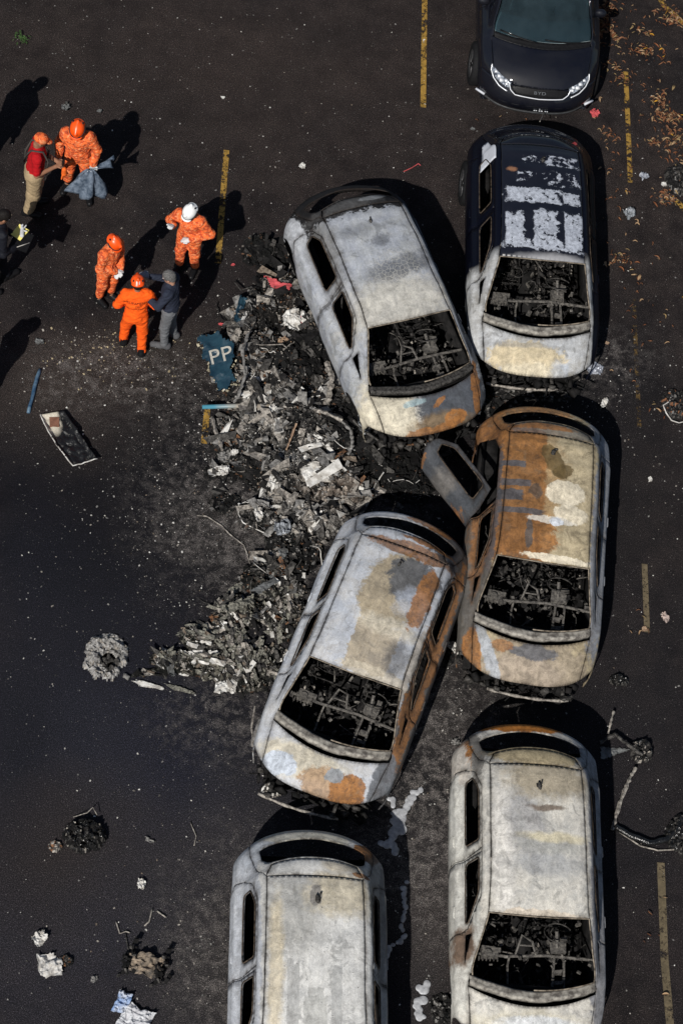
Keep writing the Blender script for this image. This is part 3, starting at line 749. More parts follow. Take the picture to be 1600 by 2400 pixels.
matD = burnt('scorched paint rust and cream', (.34, .285, .185), (.26, .215, .14), [
    ((.34, .215, .10), -.28, .3, .45, 1.15, 0, .5, False, .3, .8), (RUST, -.40, .35, .34, 1.10, 0, .3, True, .2, .9), (RUST, -.3, -.35, .46, .40, 0, .4, False, .3, .85), ((.14, .075, .035), -.32, .1, .3, .9, 0, .6, False, .5, .5),
    ((.07, .075, .085), -.50, .72, .16, .045, 0, .3, True, .10, .9), ((.07, .075, .085), -.44, .42, .2, .05, 0, .3, True, .10, .85), ((.07, .075, .085), -.50, .23, .16, .08, 0, .3, True, .12, .9), ((.07, .075, .085), -.36, .0, .30, .04, 0, .3, True, .10, .85), ((.07, .07, .07), -.22, -.32, .05, .22, 0, .4, False, .15, .8), ((.06, .055, .05), -.18, .32, .09, .10, 0, .4, False, .14, .7),
    ((.10, .07, .03), .03, .85, .13, .26, 25, .2, False, .12, .85), ((.10, .07, .03), .16, .68, .14, .10, 25, .2, False, .12, .85),
    ((.60, .54, .42), .22, .36, .25, .20, 10, .22, False, .18, .9), ((.60, .54, .42), .30, .04, .24, .14, 0, .22, False, .18, .85), ((.55, .52, .46), .05, -.08, .35, .05, 0, .4, False, .2, .8), ((.52, .56, .62), .12, -.1, .09, .06, 0, .3, False, .1, .8),
    ((.62, .56, .44), .18, -.62, .48, .055, 0, .4, False, .16, .9),
    ((.11, .115, .125), 0, 1.40, .9, .13, 0, .3, False, .2, .6), (RUST, -.15, 1.42, .45, .06, 0, .4, False, .3, .8),
    (RUST, -.35, 1.95, .7, .18, 0, .4, False, .3, .8), ((.28, .30, .34), .75, 1.65, .2, .55, 0, .4, False, .2, .85),
    ((.19, .205, .235), .80, 0, .20, 1.6, 0, .25, False, .15, .9), ((.06, .062, .07), -.86, .2, .24, 2.2, 0, .2, False, .25, .85), (RUST, -.80, .05, .10, 1.0, 0, .5, False, .6, .75), (RUST, -.78, 1.5, .25, .5, 0, .4, False, .6, .85),
    ((.27, .225, .165), .05, -1.95, .9, .42, 0, .4, False, .2, .95), ((.30, .25, .20), 0, -1.95, .5, .18, 0, .5, False, .3, .7), ((.10, .105, .12), .05, -1.72, .3, .10, 0, .4, False, .35, .85), (RUST, -.72, -1.85, .12, .35, 10, .3, False, .35, .9), ((.30, .33, .37), -.52, -1.8, .08, .4, 25, .4, False, .25, .8), (RUST, -.35, -1.68, .14, .08, 0, .4, False, .3, .7)],
    speck=.35, seed=11)
matE = burnt('scorched paint silver and tan', (.33, .35, .385), (.40, .40, .40), [
    ((.30, .245, .16), .08, .55, .40, .62, -6, .3, False, .3, .9), ((.31, .255, .175), .08, -.30, .28, .34, 0, .16, True, .12, .85), ((.46, .42, .34), .2, .05, .4, .14, 0, .5, False, .3, .8), ((.46, .41, .32), .25, -.62, .5, .10, 0, .4, False, .2, .8),
    ((.085, .09, .10), .28, .82, .34, .34, 0, .4, False, .4, .9), ((.36, .39, .45), .35, .48, .22, .22, 0, .5, False, .6, .6), (RUST, .45, .62, .12, .5, 0, .4, False, .5, .85), (RUST, .12, 1.25, .6, .12, 0, .4, False, .4, .8), ((.08, .08, .085), .42, -.35, .14, .25, 0, .6, False, .45, .7),
    ((.05, .045, .042), .65, 1.7, .5, .45, 0, .4, False, .3, .9), (RUST, .35, 2.0, .5, .10, 0, .4, False, .4, .8), (RUST, .3, 1.45, .35, .05, 0, .4, False, .3, .9),
    ((.07, .062, .055), .85, 0, .2, 1.9, 0, .25, False, .2, .92), (RUST, .80, -.1, .12, 1.7, 0, .4, False, .6, .75), ((.36, .33, .29), .62, -.35, .05, .55, 0, .4, False, .2, .9),
    ((.46, .42, .33), -.25, -1.78, .6, .2, 0, .5, False, .3, .9), ((.40, .44, .50), -.50, -1.88, .26, .13, 0, .25, False, .4, .95), ((.30, .20, .12), .2, -1.95, .4, .2, 0, .4, False, .3, .9), (RUST, .42, -1.95, .22, .22, 0, .25, False, .35, .92), ((.20, .22, .24), .2, -1.83, .12, .10, 0, .3, False, .5, .9), ((.13, .14, .155), .78, -1.7, .14, .4, 0, .3, False, .2, .95)],
    speck=.3, seed=23)
matF = burnt('scorched paint chalk white', (.47, .465, .445), (.38, .38, .37), [
    ((.26, .255, .235), -.30, .78, .38, .5, 0, .7, False, .4, .6), ((.50, .44, .32), .3, 1.05, .4, .3, 0, .6, False, .4, .8), ((.20, .19, .18), .0, 1.02, .07, .15, 0, .4, False, .2, .9),
    ((.34, .34, .33), -.26, -.35, .07, .55, 0, .25, True, .05, .75), ((.34, .34, .33), .24, -.30, .06, .42, 0, .25, True, .05, .75), ((.36, .36, .34), 0, -.52, .13, .30, 0, .25, True, .05, .7), ((.36, .36, .34), 0, -.2, .09, .08, 0, .25, True, .04, .6),
    ((.50, .43, .30), -.46, .1, .09, .9, 0, .6, False, .3, .7), ((.33, .35, .39), -.88, .2, .26, 2.2, 0, .25, False, .15, .8), ((.36, .385, .42), -.5, 1.85, .55, .35, 0, .5, False, .2, .85),
    ((.48, .42, .32), .35, 1.42, .3, .08, 0, .5, False, .3, .7), ((.40, .37, .28), -.1, 1.98, .7, .15, 0, .4, False, .3, .6), (RUST, .66, 1.75, .22, .16, 20, .35, False, .35, .95), (RUST, .55, 1.32, .12, .04, 0, .4, False, .3, .85), ((.14, .14, .13), .80, 1.0, .16, .8, 0, .4, False, .25, .7), ((.12, .12, .12), .9, -.2, .12, 2, 0, .3, False, .2, .6)],
    speck=.75, seed=31)
matG = burnt('scorched paint ivory', (.44, .42, .375), (.35, .345, .325), [
    ((.55, .53, .49), -.43, .1, .14, .9, 0, .5, False, .25, 1.00), ((.56, .53, .48), -.08, .42, .10, .38, 14, .25, False, .28, 1.00), ((.26, .26, .265), -.15, .45, .22, .55, 10, .6, False, .35, 0.74), ((.28, .285, .29), .1, -.05, .5, .14, 0, .6, False, .4, 0.68),
    ((.33, .285, .21), .15, 1.1, .55, .3, 0, .6, False, .4, 0.94), ((.12, .085, .06), .10, .68, .22, .03, 0, .7, False, .35, 0.81), ((.30, .30, .28), .15, .2, .4, .12, 0, .6, False, .3, 0.68), ((.48, .43, .30), .2, .3, .4, .06, 0, .7, False, .3, 0.81), ((.52, .46, .38), 0, -.70, .6, .09, 0, .4, False, .2, 1.00),
    ((.33, .275, .175), 0, 1.45, .6, .2, 0, .4, False, .3, 1.00), ((.36, .14, .03), -.15, 2.02, .62, .13, 0, .3, False, .3, 1.00), ((.10, .095, .09), -.82, 1.55, .24, .5, 0, .3, False, .3, .8), (RUST, -.82, 1.50, .12, .35, 0, .3, False, .45, 1.00), ((.30, .31, .33), .78, 1.6, .26, .5, 0, .4, False, .2, 1.00), ((.46, .455, .42), -.9, 0, .22, 2, 0, .3, False, .2, 0.81), ((.22, .22, .23), .82, -.1, .2, 1.8, 0, .3, False, .15, 1.00),
    ((.14, .09, .06), -.84, -.95, .12, .25, 0, .5, False, .4, 0.94), ((.47, .44, .36), 0, -1.85, .7, .2, 0, .5, False, .3, 0.94), ((.52, .54, .56), .1, -1.8, .5, .08, 0, .5, False, .2, 0.81)],
    speck=.45, seed=47)
PW = (.40, .43, .49)
matB = burnt('navy paint burnt pale at the front', (.34, .35, .36), (.29, .285, .27), [
    ((.46, .385, .25), -.12, -1.88, .55, .22, 0, .45, False, .3, .9), ((.50, .45, .34), .0, -2.05, .5, .10, 0, .5, False, .3, .8), ((.34, .38, .44), .35, -2.0, .12, .12, 0, .5, False, .3, .6),
    ((.20, .20, .20), -.1, -1.72, .6, .04, 0, .5, False, .3, .5)],
    paint=[(0, 1.2, 1.4, 1.78, 0, .05, True, .10), (.92, -.5, .12, 1.4, 0, .1, True, .02)], speck=.2, seed=5)
# the roof of that car: flakes of pale primer between navy ribs
def flaked_roof():
    b = NB('navy roof paint flaking to pale primer', .3, 0, .5)
    w = b.warp(.10, 9, 6); mk = None
    for (x, y, rx, ry, er) in ((.30, .98, .25, .095, .50), (-.16, .98, .16, .065, .46), (.33, .66, .22, .12, .475), (-.25, .66, .11, .08, .47), (.02, .68, .10, .05, .47), (-.14, .34, .38, .12, .60), (.42, .33, .12, .10, .58),
                           (-.40, -.24, .13, .26, .62), (.04, -.22, .17, .30, .60), (.44, -.22, .13, .28, .62), (.02, -.46, .55, .07, .55)):
        p = b.math('MULTIPLY', b.patch(w, x, y, rx, ry, 0, .05, True, b.noise(9, 9, rough=.72), 1.5), b.mr(b.noise(11, 6, rough=.7), er, er - .03))
        mk = p if mk is None else b.math('MAXIMUM', mk, p)
    c = b.mix(b.mr(b.noise(20, 7, rough=.75), .40, .62), (.40, .43, .49), (.20, .215, .25))
    c = b.mix(b.mr(b.noise(60, 3), .64, .70), c, (.05, .05, .06))
    pf = b.patch(b.warp(.12, 5), .2, -.66, .5, .07, 0, .5)
    c2 = b.mix(pf, b.mix(b.noise(4, 4), NAVY, (.012, .013, .02)), (.25, .25, .26))
    c2 = b.mix(b.patch(w, -.43, .78, .07, .04, 0, .3), c2, (.22, .11, .06))
    b.col(b.mix(mk, c2, c)); b.l(b.mr(mk, 0, 1, .36, .8), b.b.inputs['Roughness'])
    b.bump(mk, .5, .006); return b.m
matBroof = flaked_roof()

carC = make_car('burnt_car', 'pale grey burnt hatchback slewed toward the wreckage, with black tail and dark rusty hood', .44, 2.88, 21.3, matC, seed=3, spec=dict(ribs=.007, beam=dict(beam=False), cowl=M['char'], dents=.026))
carD = make_car('burnt_car', 'rust orange and cream burnt out hatchback with its rear door swung open', 2.52, -.70, -4.6, matD, seed=11, spec=dict(ribs=.007, open_door=40, beam=dict(x0=-.45, x1=.62, by=-2.14)))
matD2 = burnt('scorched steel door skin', (.030, .034, .040), (.055, .058, .064), [(RUST, -1.0, .35, .08, .2, 0, .4, False, .3, .7), ((.12, .11, .10), -.9, .8, .1, .2, 0, .5, False, .4, .7), (RUST, -1.0, 1.25, .1, .07, 0, .4, False, .3, .7)], speck=.3, seed=17)
for ch in carD.children:
    if ch.name.startswith('rear_door') and ch.get('label'): ch.data.materials[0] = matD2
carE = make_car('burnt_car', 'silver and tan burnt out hatchback leaning against the rusty one, rusty right side', .28, -2.54, -17.6, matE, seed=23, spec=dict(dents=.026, wheel_out=True, beam=dict(x0=-.62, x1=.42, by=-2.22, ang=.05)))
carF = make_car('burnt_car', 'chalk white burnt out hatchback cut off by the bottom edge, grey sooty tail', -.29, -7.16, 1.7, matF, seed=31, spec=dict(ribs=.003))
carG = make_car('burnt_car', 'ivory burnt out hatchback at the lower right with rust along its tail', 2.34, -5.51, 0.3, matG, seed=47, spec=dict(ribs=.003))
carB = make_car('half_burnt_car', 'dark navy hatchback with its front burnt pale and primer flaking through its roof', 2.54, 4.17, 0.2, matB, seed=5, scale=(1, 1.045, 1), spec=dict(rear=True, ribs=.006, dents=.008, beam=dict(x0=-.62, x1=.40, by=-2.06, drop=.1), cowl=M['cowlmetal']))
for ch in carB.children:
    n = ch.name.split('.')[0]
    if n in ('roof',): ch.data.materials[0] = matBroof
    if n in ('tailgate', 'spoiler', 'rear_bumper'): ch.data.materials[0] = M['navy']
# quarter pane of the half burnt car, its white reflection painted as colour
q = [(9.6, -3.25), (10.9, -3.25), (11.1, -3.9), (9.6, -3.9)]
pane = panel('quarter_window', rw([(1.02, -2.75), (1.30, -2.75), (1.52, -3.0), (1.50, -3.6), (1.02, -3.9)]), [], M['glareglass'], carB, dents=0, lift=.006, thick=.006)

# --- the intact dark car at the top
A = empty('dark_blue_car', (2.70, 9.32, 0), 0.0); A.scale = (1, 1.03, 1.05); tag(A, 'intact glossy dark blue car with bright headlights, cut off by the top edge', 'car', 'cars in the parking rows')
nv = M['navy']
panel('roof', [(7.05, -1.95), (11, -1.95), (11, 1.95), (7.05, 1.95)], [], nv, A, dents=0)
panel('hood', [(2.15, -2.9), (2.3, -3.9), (4.45, -3.9), (4.45, 0), (4.45, 3.9), (2.3, 3.9), (2.15, 2.9), (2.0, 0)], [], nv, A, dents=0)
panel('front_bumper', [(0.02, -7.8), (1.05, -7.8), (1.98, -7.8), (1.98, -4.1), (2.1, -2.9), (1.95, 0), (2.1, 2.9), (1.98, 4.1), (1.98, 7.8), (1.05, 7.8), (.02, 7.8), (.02, 0)], [], nv, A, dents=0, step=(.1, .3))
panel('cowl_cover', [(4.48, -3.0), (5.0, -2.0), (5.0, 2.0), (4.48, 3.0), (4.48, 0)], [], M['blackplastic'], A, dents=0, lift=-.01)
panel('windscreen', [(5.0, -1.95), (7.0, -1.95), (7.0, 1.95), (5.0, 1.95)], [], M['glass'], A, dents=0, thick=.005)
side = [(2.0, 3.97), (3.0, 3.97), (4.0, 3.97), (4.5, 3.2), (5.0, 2.1), (7, 2.0), (11.0, 2.0), (12, 2.8), (13, 3.4), (15, 3.36), (15, 7.9), (2.0, 7.9)]
for mir in (False, True):
    panel('body_side', side, [scaled(FD_OUT, 1.012), scaled(RD_OUT, 1.012), QTR], nv, A, mir, 0, arches=WH)
    panel('quarter_glass', QTR, [], M['darkglass'], A, mir, 0, lift=-.003, thick=.004)
    for nm, out, win in (('front_door', FD_OUT, FD_WIN), ('rear_door', RD_OUT, RD_WIN)):
        dr = panel(nm, out, [win], nv, A, mir, 0, arches=WH)
        panel('window_glass', win, [], M['darkglass'], dr, mir, 0, lift=-.004, thick=.004)
    s = -1 if mir else 1
    # headlamp: lens, reflectors, bright outline
    hl = [(2.12, 2.10), (2.30, 3.0), (2.55, 3.95), (2.20, 4.05), (1.95, 3.6), (1.80, 2.6), (1.80, 2.25)]
    lens = panel('headlight', hl, [], M['lamp'], A, mir, 0, lift=.008, thick=.01)
    q = MB()
    for r_, w_, rr_ in ((2.08, 2.55, .035), (2.0, 3.0, .045), (2.16, 3.25, .04), (1.92, 2.5, .03), (2.3, 3.6, .03)):
        x_, y_, z_ = surf(r_, w_ * s); q.box((float(x_), float(y_), float(z_) + .02), (rr_ * 1.7, rr_, .03), REU(.5, .3, .4))
    q.build('reflector', M['chrome'], lens)
    def surf_line(pts, r_, mat, name, parent, up=.014):
        L = []
        for a, b in zip(pts[:-1], pts[1:]):
            for t in np.linspace(0, 1, 8)[:-1]: L.append((a[0] + (b[0] - a[0]) * t, a[1] + (b[1] - a[1]) * t))
        L.append(pts[-1]); V = []
        for a, b in L:
            x_, y_, z_ = surf(a, b); V.append((float(x_), float(y_) - up * .6, float(z_) + up))
        k = MB(); k.tube(V, r_, 6); return k.build(name, mat, parent)
    surf_line([(2.62, 4.0 * s), (2.25, 4.12 * s), (1.92, 3.9 * s), (1.72, 3.3 * s), (1.62, 2.45 * s)], .009, M['chrome'], 'light_bar', lens)
    # mirror
    q = MB(); q.ball((s * .90, -.74, 1.04), (.10, .06, .07), 12, 8); q.tube([(s * .80, -.74, 1.0), (s * .88, -.74, 1.0)], .03, 6)
    q.build('side_mirror', nv, A)
    for wy in (-1.32, 1.40): add_wheel(A, s * .875, wy, False, s)
panel('grille', [(1.96, -2.2), (2.06, -1.0), (2.02, 0), (2.06, 1.0), (1.96, 2.2), (1.60, 1.75), (1.56, 0), (1.60, -1.75)], [], M['blackplastic'], A, dents=0, lift=.006, thick=.01)
surf_line([(2.05, -2.3), (1.75, -2.15), (1.56, -1.75), (1.5, 0), (1.56, 1.75), (1.75, 2.15), (2.05, 2.3)], .008, M['chrome'], 'grille_trim', A)
panel('lower_intake', [(.95, -5.2), (1.05, 0), (.95, 5.2), (.42, 4.6), (.42, 0), (.42, -4.6)], [], M['blackplastic'], A, dents=0, lift=.004, thick=.01)
surf_line([(.30, -5.6), (.28, 0), (.30, 5.6)], .022, simple('satin trim', (.05, .052, .055), .35), 'bumper_lip', A, .02)
q = MB()
for s in (-1, 1):
    x_, y_, z_ = surf(.9, 6.3 * s); q.box((float(x_), float(y_) - .01, float(z_)), (.16, .03, .03), RZ(-.6 * -s))
q.build('corner_trim', M['glareglass'], A)
q = MB()
for k in range(9):
    q.box((-.05 + k * .028 + (.02 if k % 3 == 0 else 0), -2.215, .45), (.012 + .01 * (k % 2), .01, .02), REU(.3, 0, 0))
q.box((.05, -2.215, .49), (.012, .01, .012)); q.build('sensor_marks', M['chrome'], A)
def text_mesh(body, size, mat, name, parent, mtx, extrude=.002, spacing=1.0, scalex=1.0):
    cu = bpy.data.curves.new(name, 'FONT'); cu.body = body; cu.size = size; cu.extrude = extrude; cu.align_x = 'CENTER'; cu.align_y = 'CENTER'
    cu.space_character = spacing
    t = bpy.data.objects.new(name, cu); COL.objects.link(t)
    dg = bpy.context.evaluated_depsgraph_get(); me = bpy.data.meshes.new_from_object(t.evaluated_get(dg))
    bpy.data.objects.remove(t)
    for v in me.vertices: v.co.x *= scalex
    me.materials.clear(); me.materials.append(mat)
    o = bpy.data.objects.new(name, me); COL.objects.link(o); o.parent = parent; o.matrix_local = mtx; return o
x_, y_, z_ = surf(1.80, 0)
text_mesh('BYD', .062, simple('badge grey', (.14, .15, .16), .3, .3), 'badge', A, Matrix.Translation((0, float(y_) - .03, float(z_) + .035)) @ Matrix.Rotation(math.radians(42), 4, 'X'), .004, 1.1, 1.5)
# cabin seen through the windscreen
q = MB(); q.box((0, .2, .3), (1.5, 2.6, .1)); q.box((0, -1.38, .6), (1.5, .06, .6)); q.build('floor_pan', M['blackplastic'], A)
q = MB(); V = []
for t in np.linspace(-2.6, 2.6, 15):
    for k, (dy, dz) in enumerate(((.05, -.08), (.16, -.04), (.42, -.03), (.50, -.07), (.52, -.22))):
        x_, y_, z_ = surf(5.0, t); V.append((float(x_) * .98, float(y_) + dy, float(z_) + dz))
q.add(V, [(i * 5 + j, i * 5 + j + 1, i * 5 + j + 6, i * 5 + j + 5) for i in range(14) for j in range(4)]); q.build('dashboard', M['dash'], A)
q = MB(); q.tube([(.36 + .17 * math.cos(t), -.72 + .06 * math.sin(t), .98 + .16 * math.sin(t)) for t in np.linspace(0, 6.283, 20)], .013, 6); q.tube([(.36, -.72, .98), (.36, -.95, .92)], .03, 6); q.build('steering_wheel', M['blackplastic'], A)
for sx in (-.36, .36):
    q = MB(); q.ball((sx, -.12, .55), (.26, .28, .1)); q.ball((sx, .18, .85), (.25, .11, .36)); q.ball((sx, .2, 1.26), (.13, .07, .1)); q.build('front_seat', M['seat'], A)
q = MB(); q.ball((0, .95, .6), (.65, .3, .12)); q.ball((0, 1.2, .85), (.62, .12, .3)); q.build('rear_seat', M['seat'], A)
q = MB(); q.box((0, -.62, 1.40), (.22, .03, .06)); q.build('rear_view_mirror', M['blackplastic'], A)
q = MB()
for (x0, x1) in ((-.1, -.62), (.62, .02)):
    L = []
    for t in np.linspace(0, 1, 8):
        xx = x0 + (x1 - x0) * t; x_, y_, z_ = surf(4.85 + .2 * t, xx / .36); L.append((float(x_), float(y_), float(z_) + .03))
    q.tube(L, .010, 5)
q.build('wiper', M['blackplastic'], A)
panel('spoiler', [(11.04, -1.95), (12.0, -1.6), (12.0, 1.6), (11.04, 1.95)], [], nv, A, dents=0)
gate = [(11.06, -2.02), (12.04, -1.66), (12.04, 1.66), (11.06, 2.02), (12.0, 2.75), (13.0, 3.35), (15, 3.3), (15, 0), (15, -3.3), (13, -3.35), (12, -2.75)]
panel('tailgate', gate, [TAIL_W], nv, A, dents=0); panel('rear_window', TAIL_W, [], M['darkglass'], A, dents=0, lift=-.004, thick=.005)
panel('rear_bumper', [(15.03, -7.8), (15.95, -7.8), (15.95, 0), (15.95, 7.8), (15.03, 7.8), (15.03, 0)], [], nv, A, dents=0, step=(.2, .4))
q = MB(); q.box((0, .1, .2), (1.5, 3.6, .06)); q.box((-.72, -1.34, .52), (.2, .78, .5)); q.box((.72, -1.34, .52), (.2, .78, .5)); q.build('underbody', M['soot'], A)
#PEOPLE
# ------------------------------------------------------------------ people: smooth bodies from a distance field
def sdf_mesh(prims, h=.010, noise_amp=0.0, noise_scale=9.0, seed=0, cuts=()):
    """prims: ('cap', a, b, ra, rb, k) tapered rod, ('ell', c, (rx, ry, rz), R, k) ellipsoid"""
    lo = np.array([1e9] * 3); hi = -lo
    for p in prims:
        if p[0] == 'cap':
            a, b = np.array(p[1]), np.array(p[2]); r = max(p[3], p[4]); l = np.minimum(a, b) - r; u = np.maximum(a, b) + r
        else:
            r = max(p[2]); l = np.array(p[1]) - r; u = np.array(p[1]) + r
        lo = np.minimum(lo, l); hi = np.maximum(hi, u)
    lo -= 3 * h + noise_amp; hi += 3 * h + noise_amp
    n = np.ceil((hi - lo) / h).astype(int) + 1
    ax = [lo[i] + h * np.arange(n[i]) for i in range(3)]
    F = np.full(tuple(n), .08, np.float32)
    for p in prims:
        k = p[-1]
        if p[0] == 'cap':
            a, b = np.array(p[1]), np.array(p[2]); r = max(p[3], p[4]); l = np.minimum(a, b) - r - k - .05; u = np.maximum(a, b) + r + k + .05
        else:
            r = max(p[2]); l = np.array(p[1]) - r - k - .05; u = np.array(p[1]) + r + k + .05
        i0 = np.maximum(((l - lo) / h).astype(int), 0); i1 = np.minimum(((u - lo) / h).astype(int) + 2, n)
        X, Y, Z = np.meshgrid(*[ax[i][i0[i]:i1[i]] for i in range(3)], indexing='ij', sparse=True)
        if p[0] == 'cap':
            d = b - a; L = max(d @ d, 1e-9)
            t = np.clip(((X - a[0]) * d[0] + (Y - a[1]) * d[1] + (Z - a[2]) * d[2]) / L, 0, 1)
            D = np.sqrt((X - a[0] - t * d[0]) ** 2 + (Y - a[1] - t * d[1]) ** 2 + (Z - a[2] - t * d[2]) ** 2) - (p[3] + (p[4] - p[3]) * t)
        else:
            c = np.array(p[1]); R = np.array(p[3].transposed()) if p[3] is not None else np.eye(3)
            q = [R[i, 0] * (X - c[0]) + R[i, 1] * (Y - c[1]) + R[i, 2] * (Z - c[2]) for i in range(3)]
            k0 = np.sqrt(sum((q[i] / p[2][i]) ** 2 for i in range(3))); k1 = np.sqrt(sum((q[i] / p[2][i] ** 2) ** 2 for i in range(3)))
            D = k0 * (k0 - 1) / np.maximum(k1, 1e-6)
        s = tuple(slice(i0[i], i1[i]) for i in range(3)); G = F[s]
        hh = np.maximum(k - np.abs(G - D), 0) / k
        F[s] = np.minimum(G, D) - hh * hh * k * .25
    for c in cuts:
        X, Y, Z = np.meshgrid(*ax, indexing='ij', sparse=True)
        F = np.maximum(F, c(X, Y, Z))
    if noise_amp:
        X, Y, Z = np.meshgrid(*ax, indexing='ij')
        w = fbm(X * noise_scale + Z * noise_scale * .4 + seed, Z * noise_scale * 1.6 + Y * noise_scale + seed, seed, 3) - .5
        w2 = fbm(Y * noise_scale * 1.2 + Z * 2, Z * noise_scale * 2.2 - X * noise_scale + seed, seed + 4, 2) - .5
        F = F + (np.abs(w) * 1.4 - .1 + w2 * .6) * noise_amp * 2
    S = F < 0
    c = S[:-1, :-1, :-1].astype(np.int8)
    tot = sum(S[i:n[0] - 1 + i, j:n[1] - 1 + j, k:n[2] - 1 + k].astype(np.int8) for i in (0, 1) for j in (0, 1) for k in (0, 1))
    act = (tot > 0) & (tot < 8); idx = np.full(act.shape, -1, np.int64); ii = np.argwhere(act); idx[act] = np.arange(len(ii))
    f = {}
    for i in (0, 1):
        for j in (0, 1):
            for k in (0, 1): f[i, j, k] = F[ii[:, 0] + i, ii[:, 1] + j, ii[:, 2] + k]
    acc = np.zeros((len(ii), 3)); cnt = np.zeros(len(ii))
    for a in f:
        for d in range(3):
            if a[d] == 0:
                b = tuple(a[q] + (q == d) for q in range(3)); m = (f[a] < 0) != (f[b] < 0)
                t = np.where(m, f[a] / np.where(m, f[a] - f[b], 1), 0); p = np.array(a, float)[None] + np.eye(3)[d][None] * t[:, None]
                acc += np.where(m[:, None], p, 0); cnt += m
    V = lo + (ii + acc / cnt[:, None]) * h
    Fc = []
    for d in range(3):
        e1, e2 = [(1, 2), (2, 0), (0, 1)][d]
        A = S[tuple(slice(0, -1) if q == d else slice(1, -1) for q in range(3))]; B = S[tuple(slice(1, None) if q == d else slice(1, -1) for q in range(3))]
        for flip in (False, True):
            m = (A & ~B) if not flip else (~A & B)
            g = np.argwhere(m); 
            for q in range(3):
                if q != d: g[:, q] += 1
            o1 = np.zeros(3, int); o1[e1] = 1; o2 = np.zeros(3, int); o2[e2] = 1
            qd = [idx[tuple((g - x).T)] for x in (o1 + o2, o2, o1 * 0, o1)]
            quad = np.stack(qd, 1)
            if flip: quad = quad[:, ::-1]
            Fc.append(quad[(quad >= 0).all(1)])
    return V, np.concatenate(Fc)

def cloth(name, c, c2=None, rough=.85, scale=30, bump=.35, camo=None):
    b = NB(name, rough, 0, .2)
    if camo:
        mp = b.n('ShaderNodeMapping'); mp.inputs['Scale'].default_value = (1, 1, 1.6); b.l(b.warp(.05, 14), mp.inputs[0])
        a = b.noise(15, 3, mp.outputs[0], .6); k = b.mix(b.mr(a, .50, .52), camo[0], camo[1])
        a2 = b.noise(19, 3, mp.outputs[0], .6, .5); k = b.mix(b.mr(a2, .56, .58), k, camo[2]); b.col(k)
    else:
        b.col(b.mix(b.mr(b.noise(scale * .4, 4, rough=.6), .3, .7), c, c2 or tuple(x * .72 for x in c)))
    b.bump(b.math('ADD', b.noise(scale, 4, dist=1.0), b.math('MULTIPLY', b.noise(9, 3, dist=1.2), 1.5)), bump, .02); return b.m
CAMO = cloth('orange camouflage cloth', (0, 0, 0), camo=((.74, .14, .035), (.40, .06, .022), (.70, .24, .10)))
C_ORANGE = cloth('plain orange cloth', (.90, .115, .008), (.72, .08, .006))
C_RED = cloth('red cotton', (.42, .006, .010)); C_KHAKI = cloth('khaki cloth', (.36, .27, .16)); C_GREYT = cloth('grey trousers', (.14, .145, .155))
C_NAVYT = cloth('navy jersey', (.022, .027, .045)); C_DARK = cloth('black uniform cloth', (.008, .009, .014), rough=.7); C_OLIVE = cloth('olive trouser lower', (.22, .22, .13), (.10, .09, .05), scale=40)
C_BOOT = simple('black leather', (.010, .010, .011), .35, var=.3, scale=20); C_SHOE = cloth('grey shoe', (.09, .09, .095))
C_GW = cloth('white glove', (.62, .62, .62)); C_GG = cloth('grey glove', (.23, .25, .29)); C_GO = cloth('orange glove', (.8, .14, .02))
SKIN1 = simple('brown skin', (.28, .14, .085), .55, var=.15, bump=.05); SKIN2 = simple('fair skin', (.40, .22, .15), .55, var=.15, bump=.05)
H_OR = simple('orange helmet shell', (.88, .085, .006), .35, var=.12, scale=6, bump=.03, spec=.5); H_WH = simple('white helmet shell', (.78, .78, .77), .35, var=.08, scale=6, bump=.03, spec=.5)
HAIR_B = simple('black hair', (.012, .010, .009), .6, scale=60, bump=.5); HAIR_G = simple('grey hair', (.16, .155, .15), .7, c2=(.05, .05, .05), scale=70, bump=.5)
STRAP = simple('dark strap', (.02, .02, .022), .6); VEST = simple('grey harness', (.06, .055, .05), .8); WHT = simple('white reflector', (.8, .8, .8), .4, var=.05)

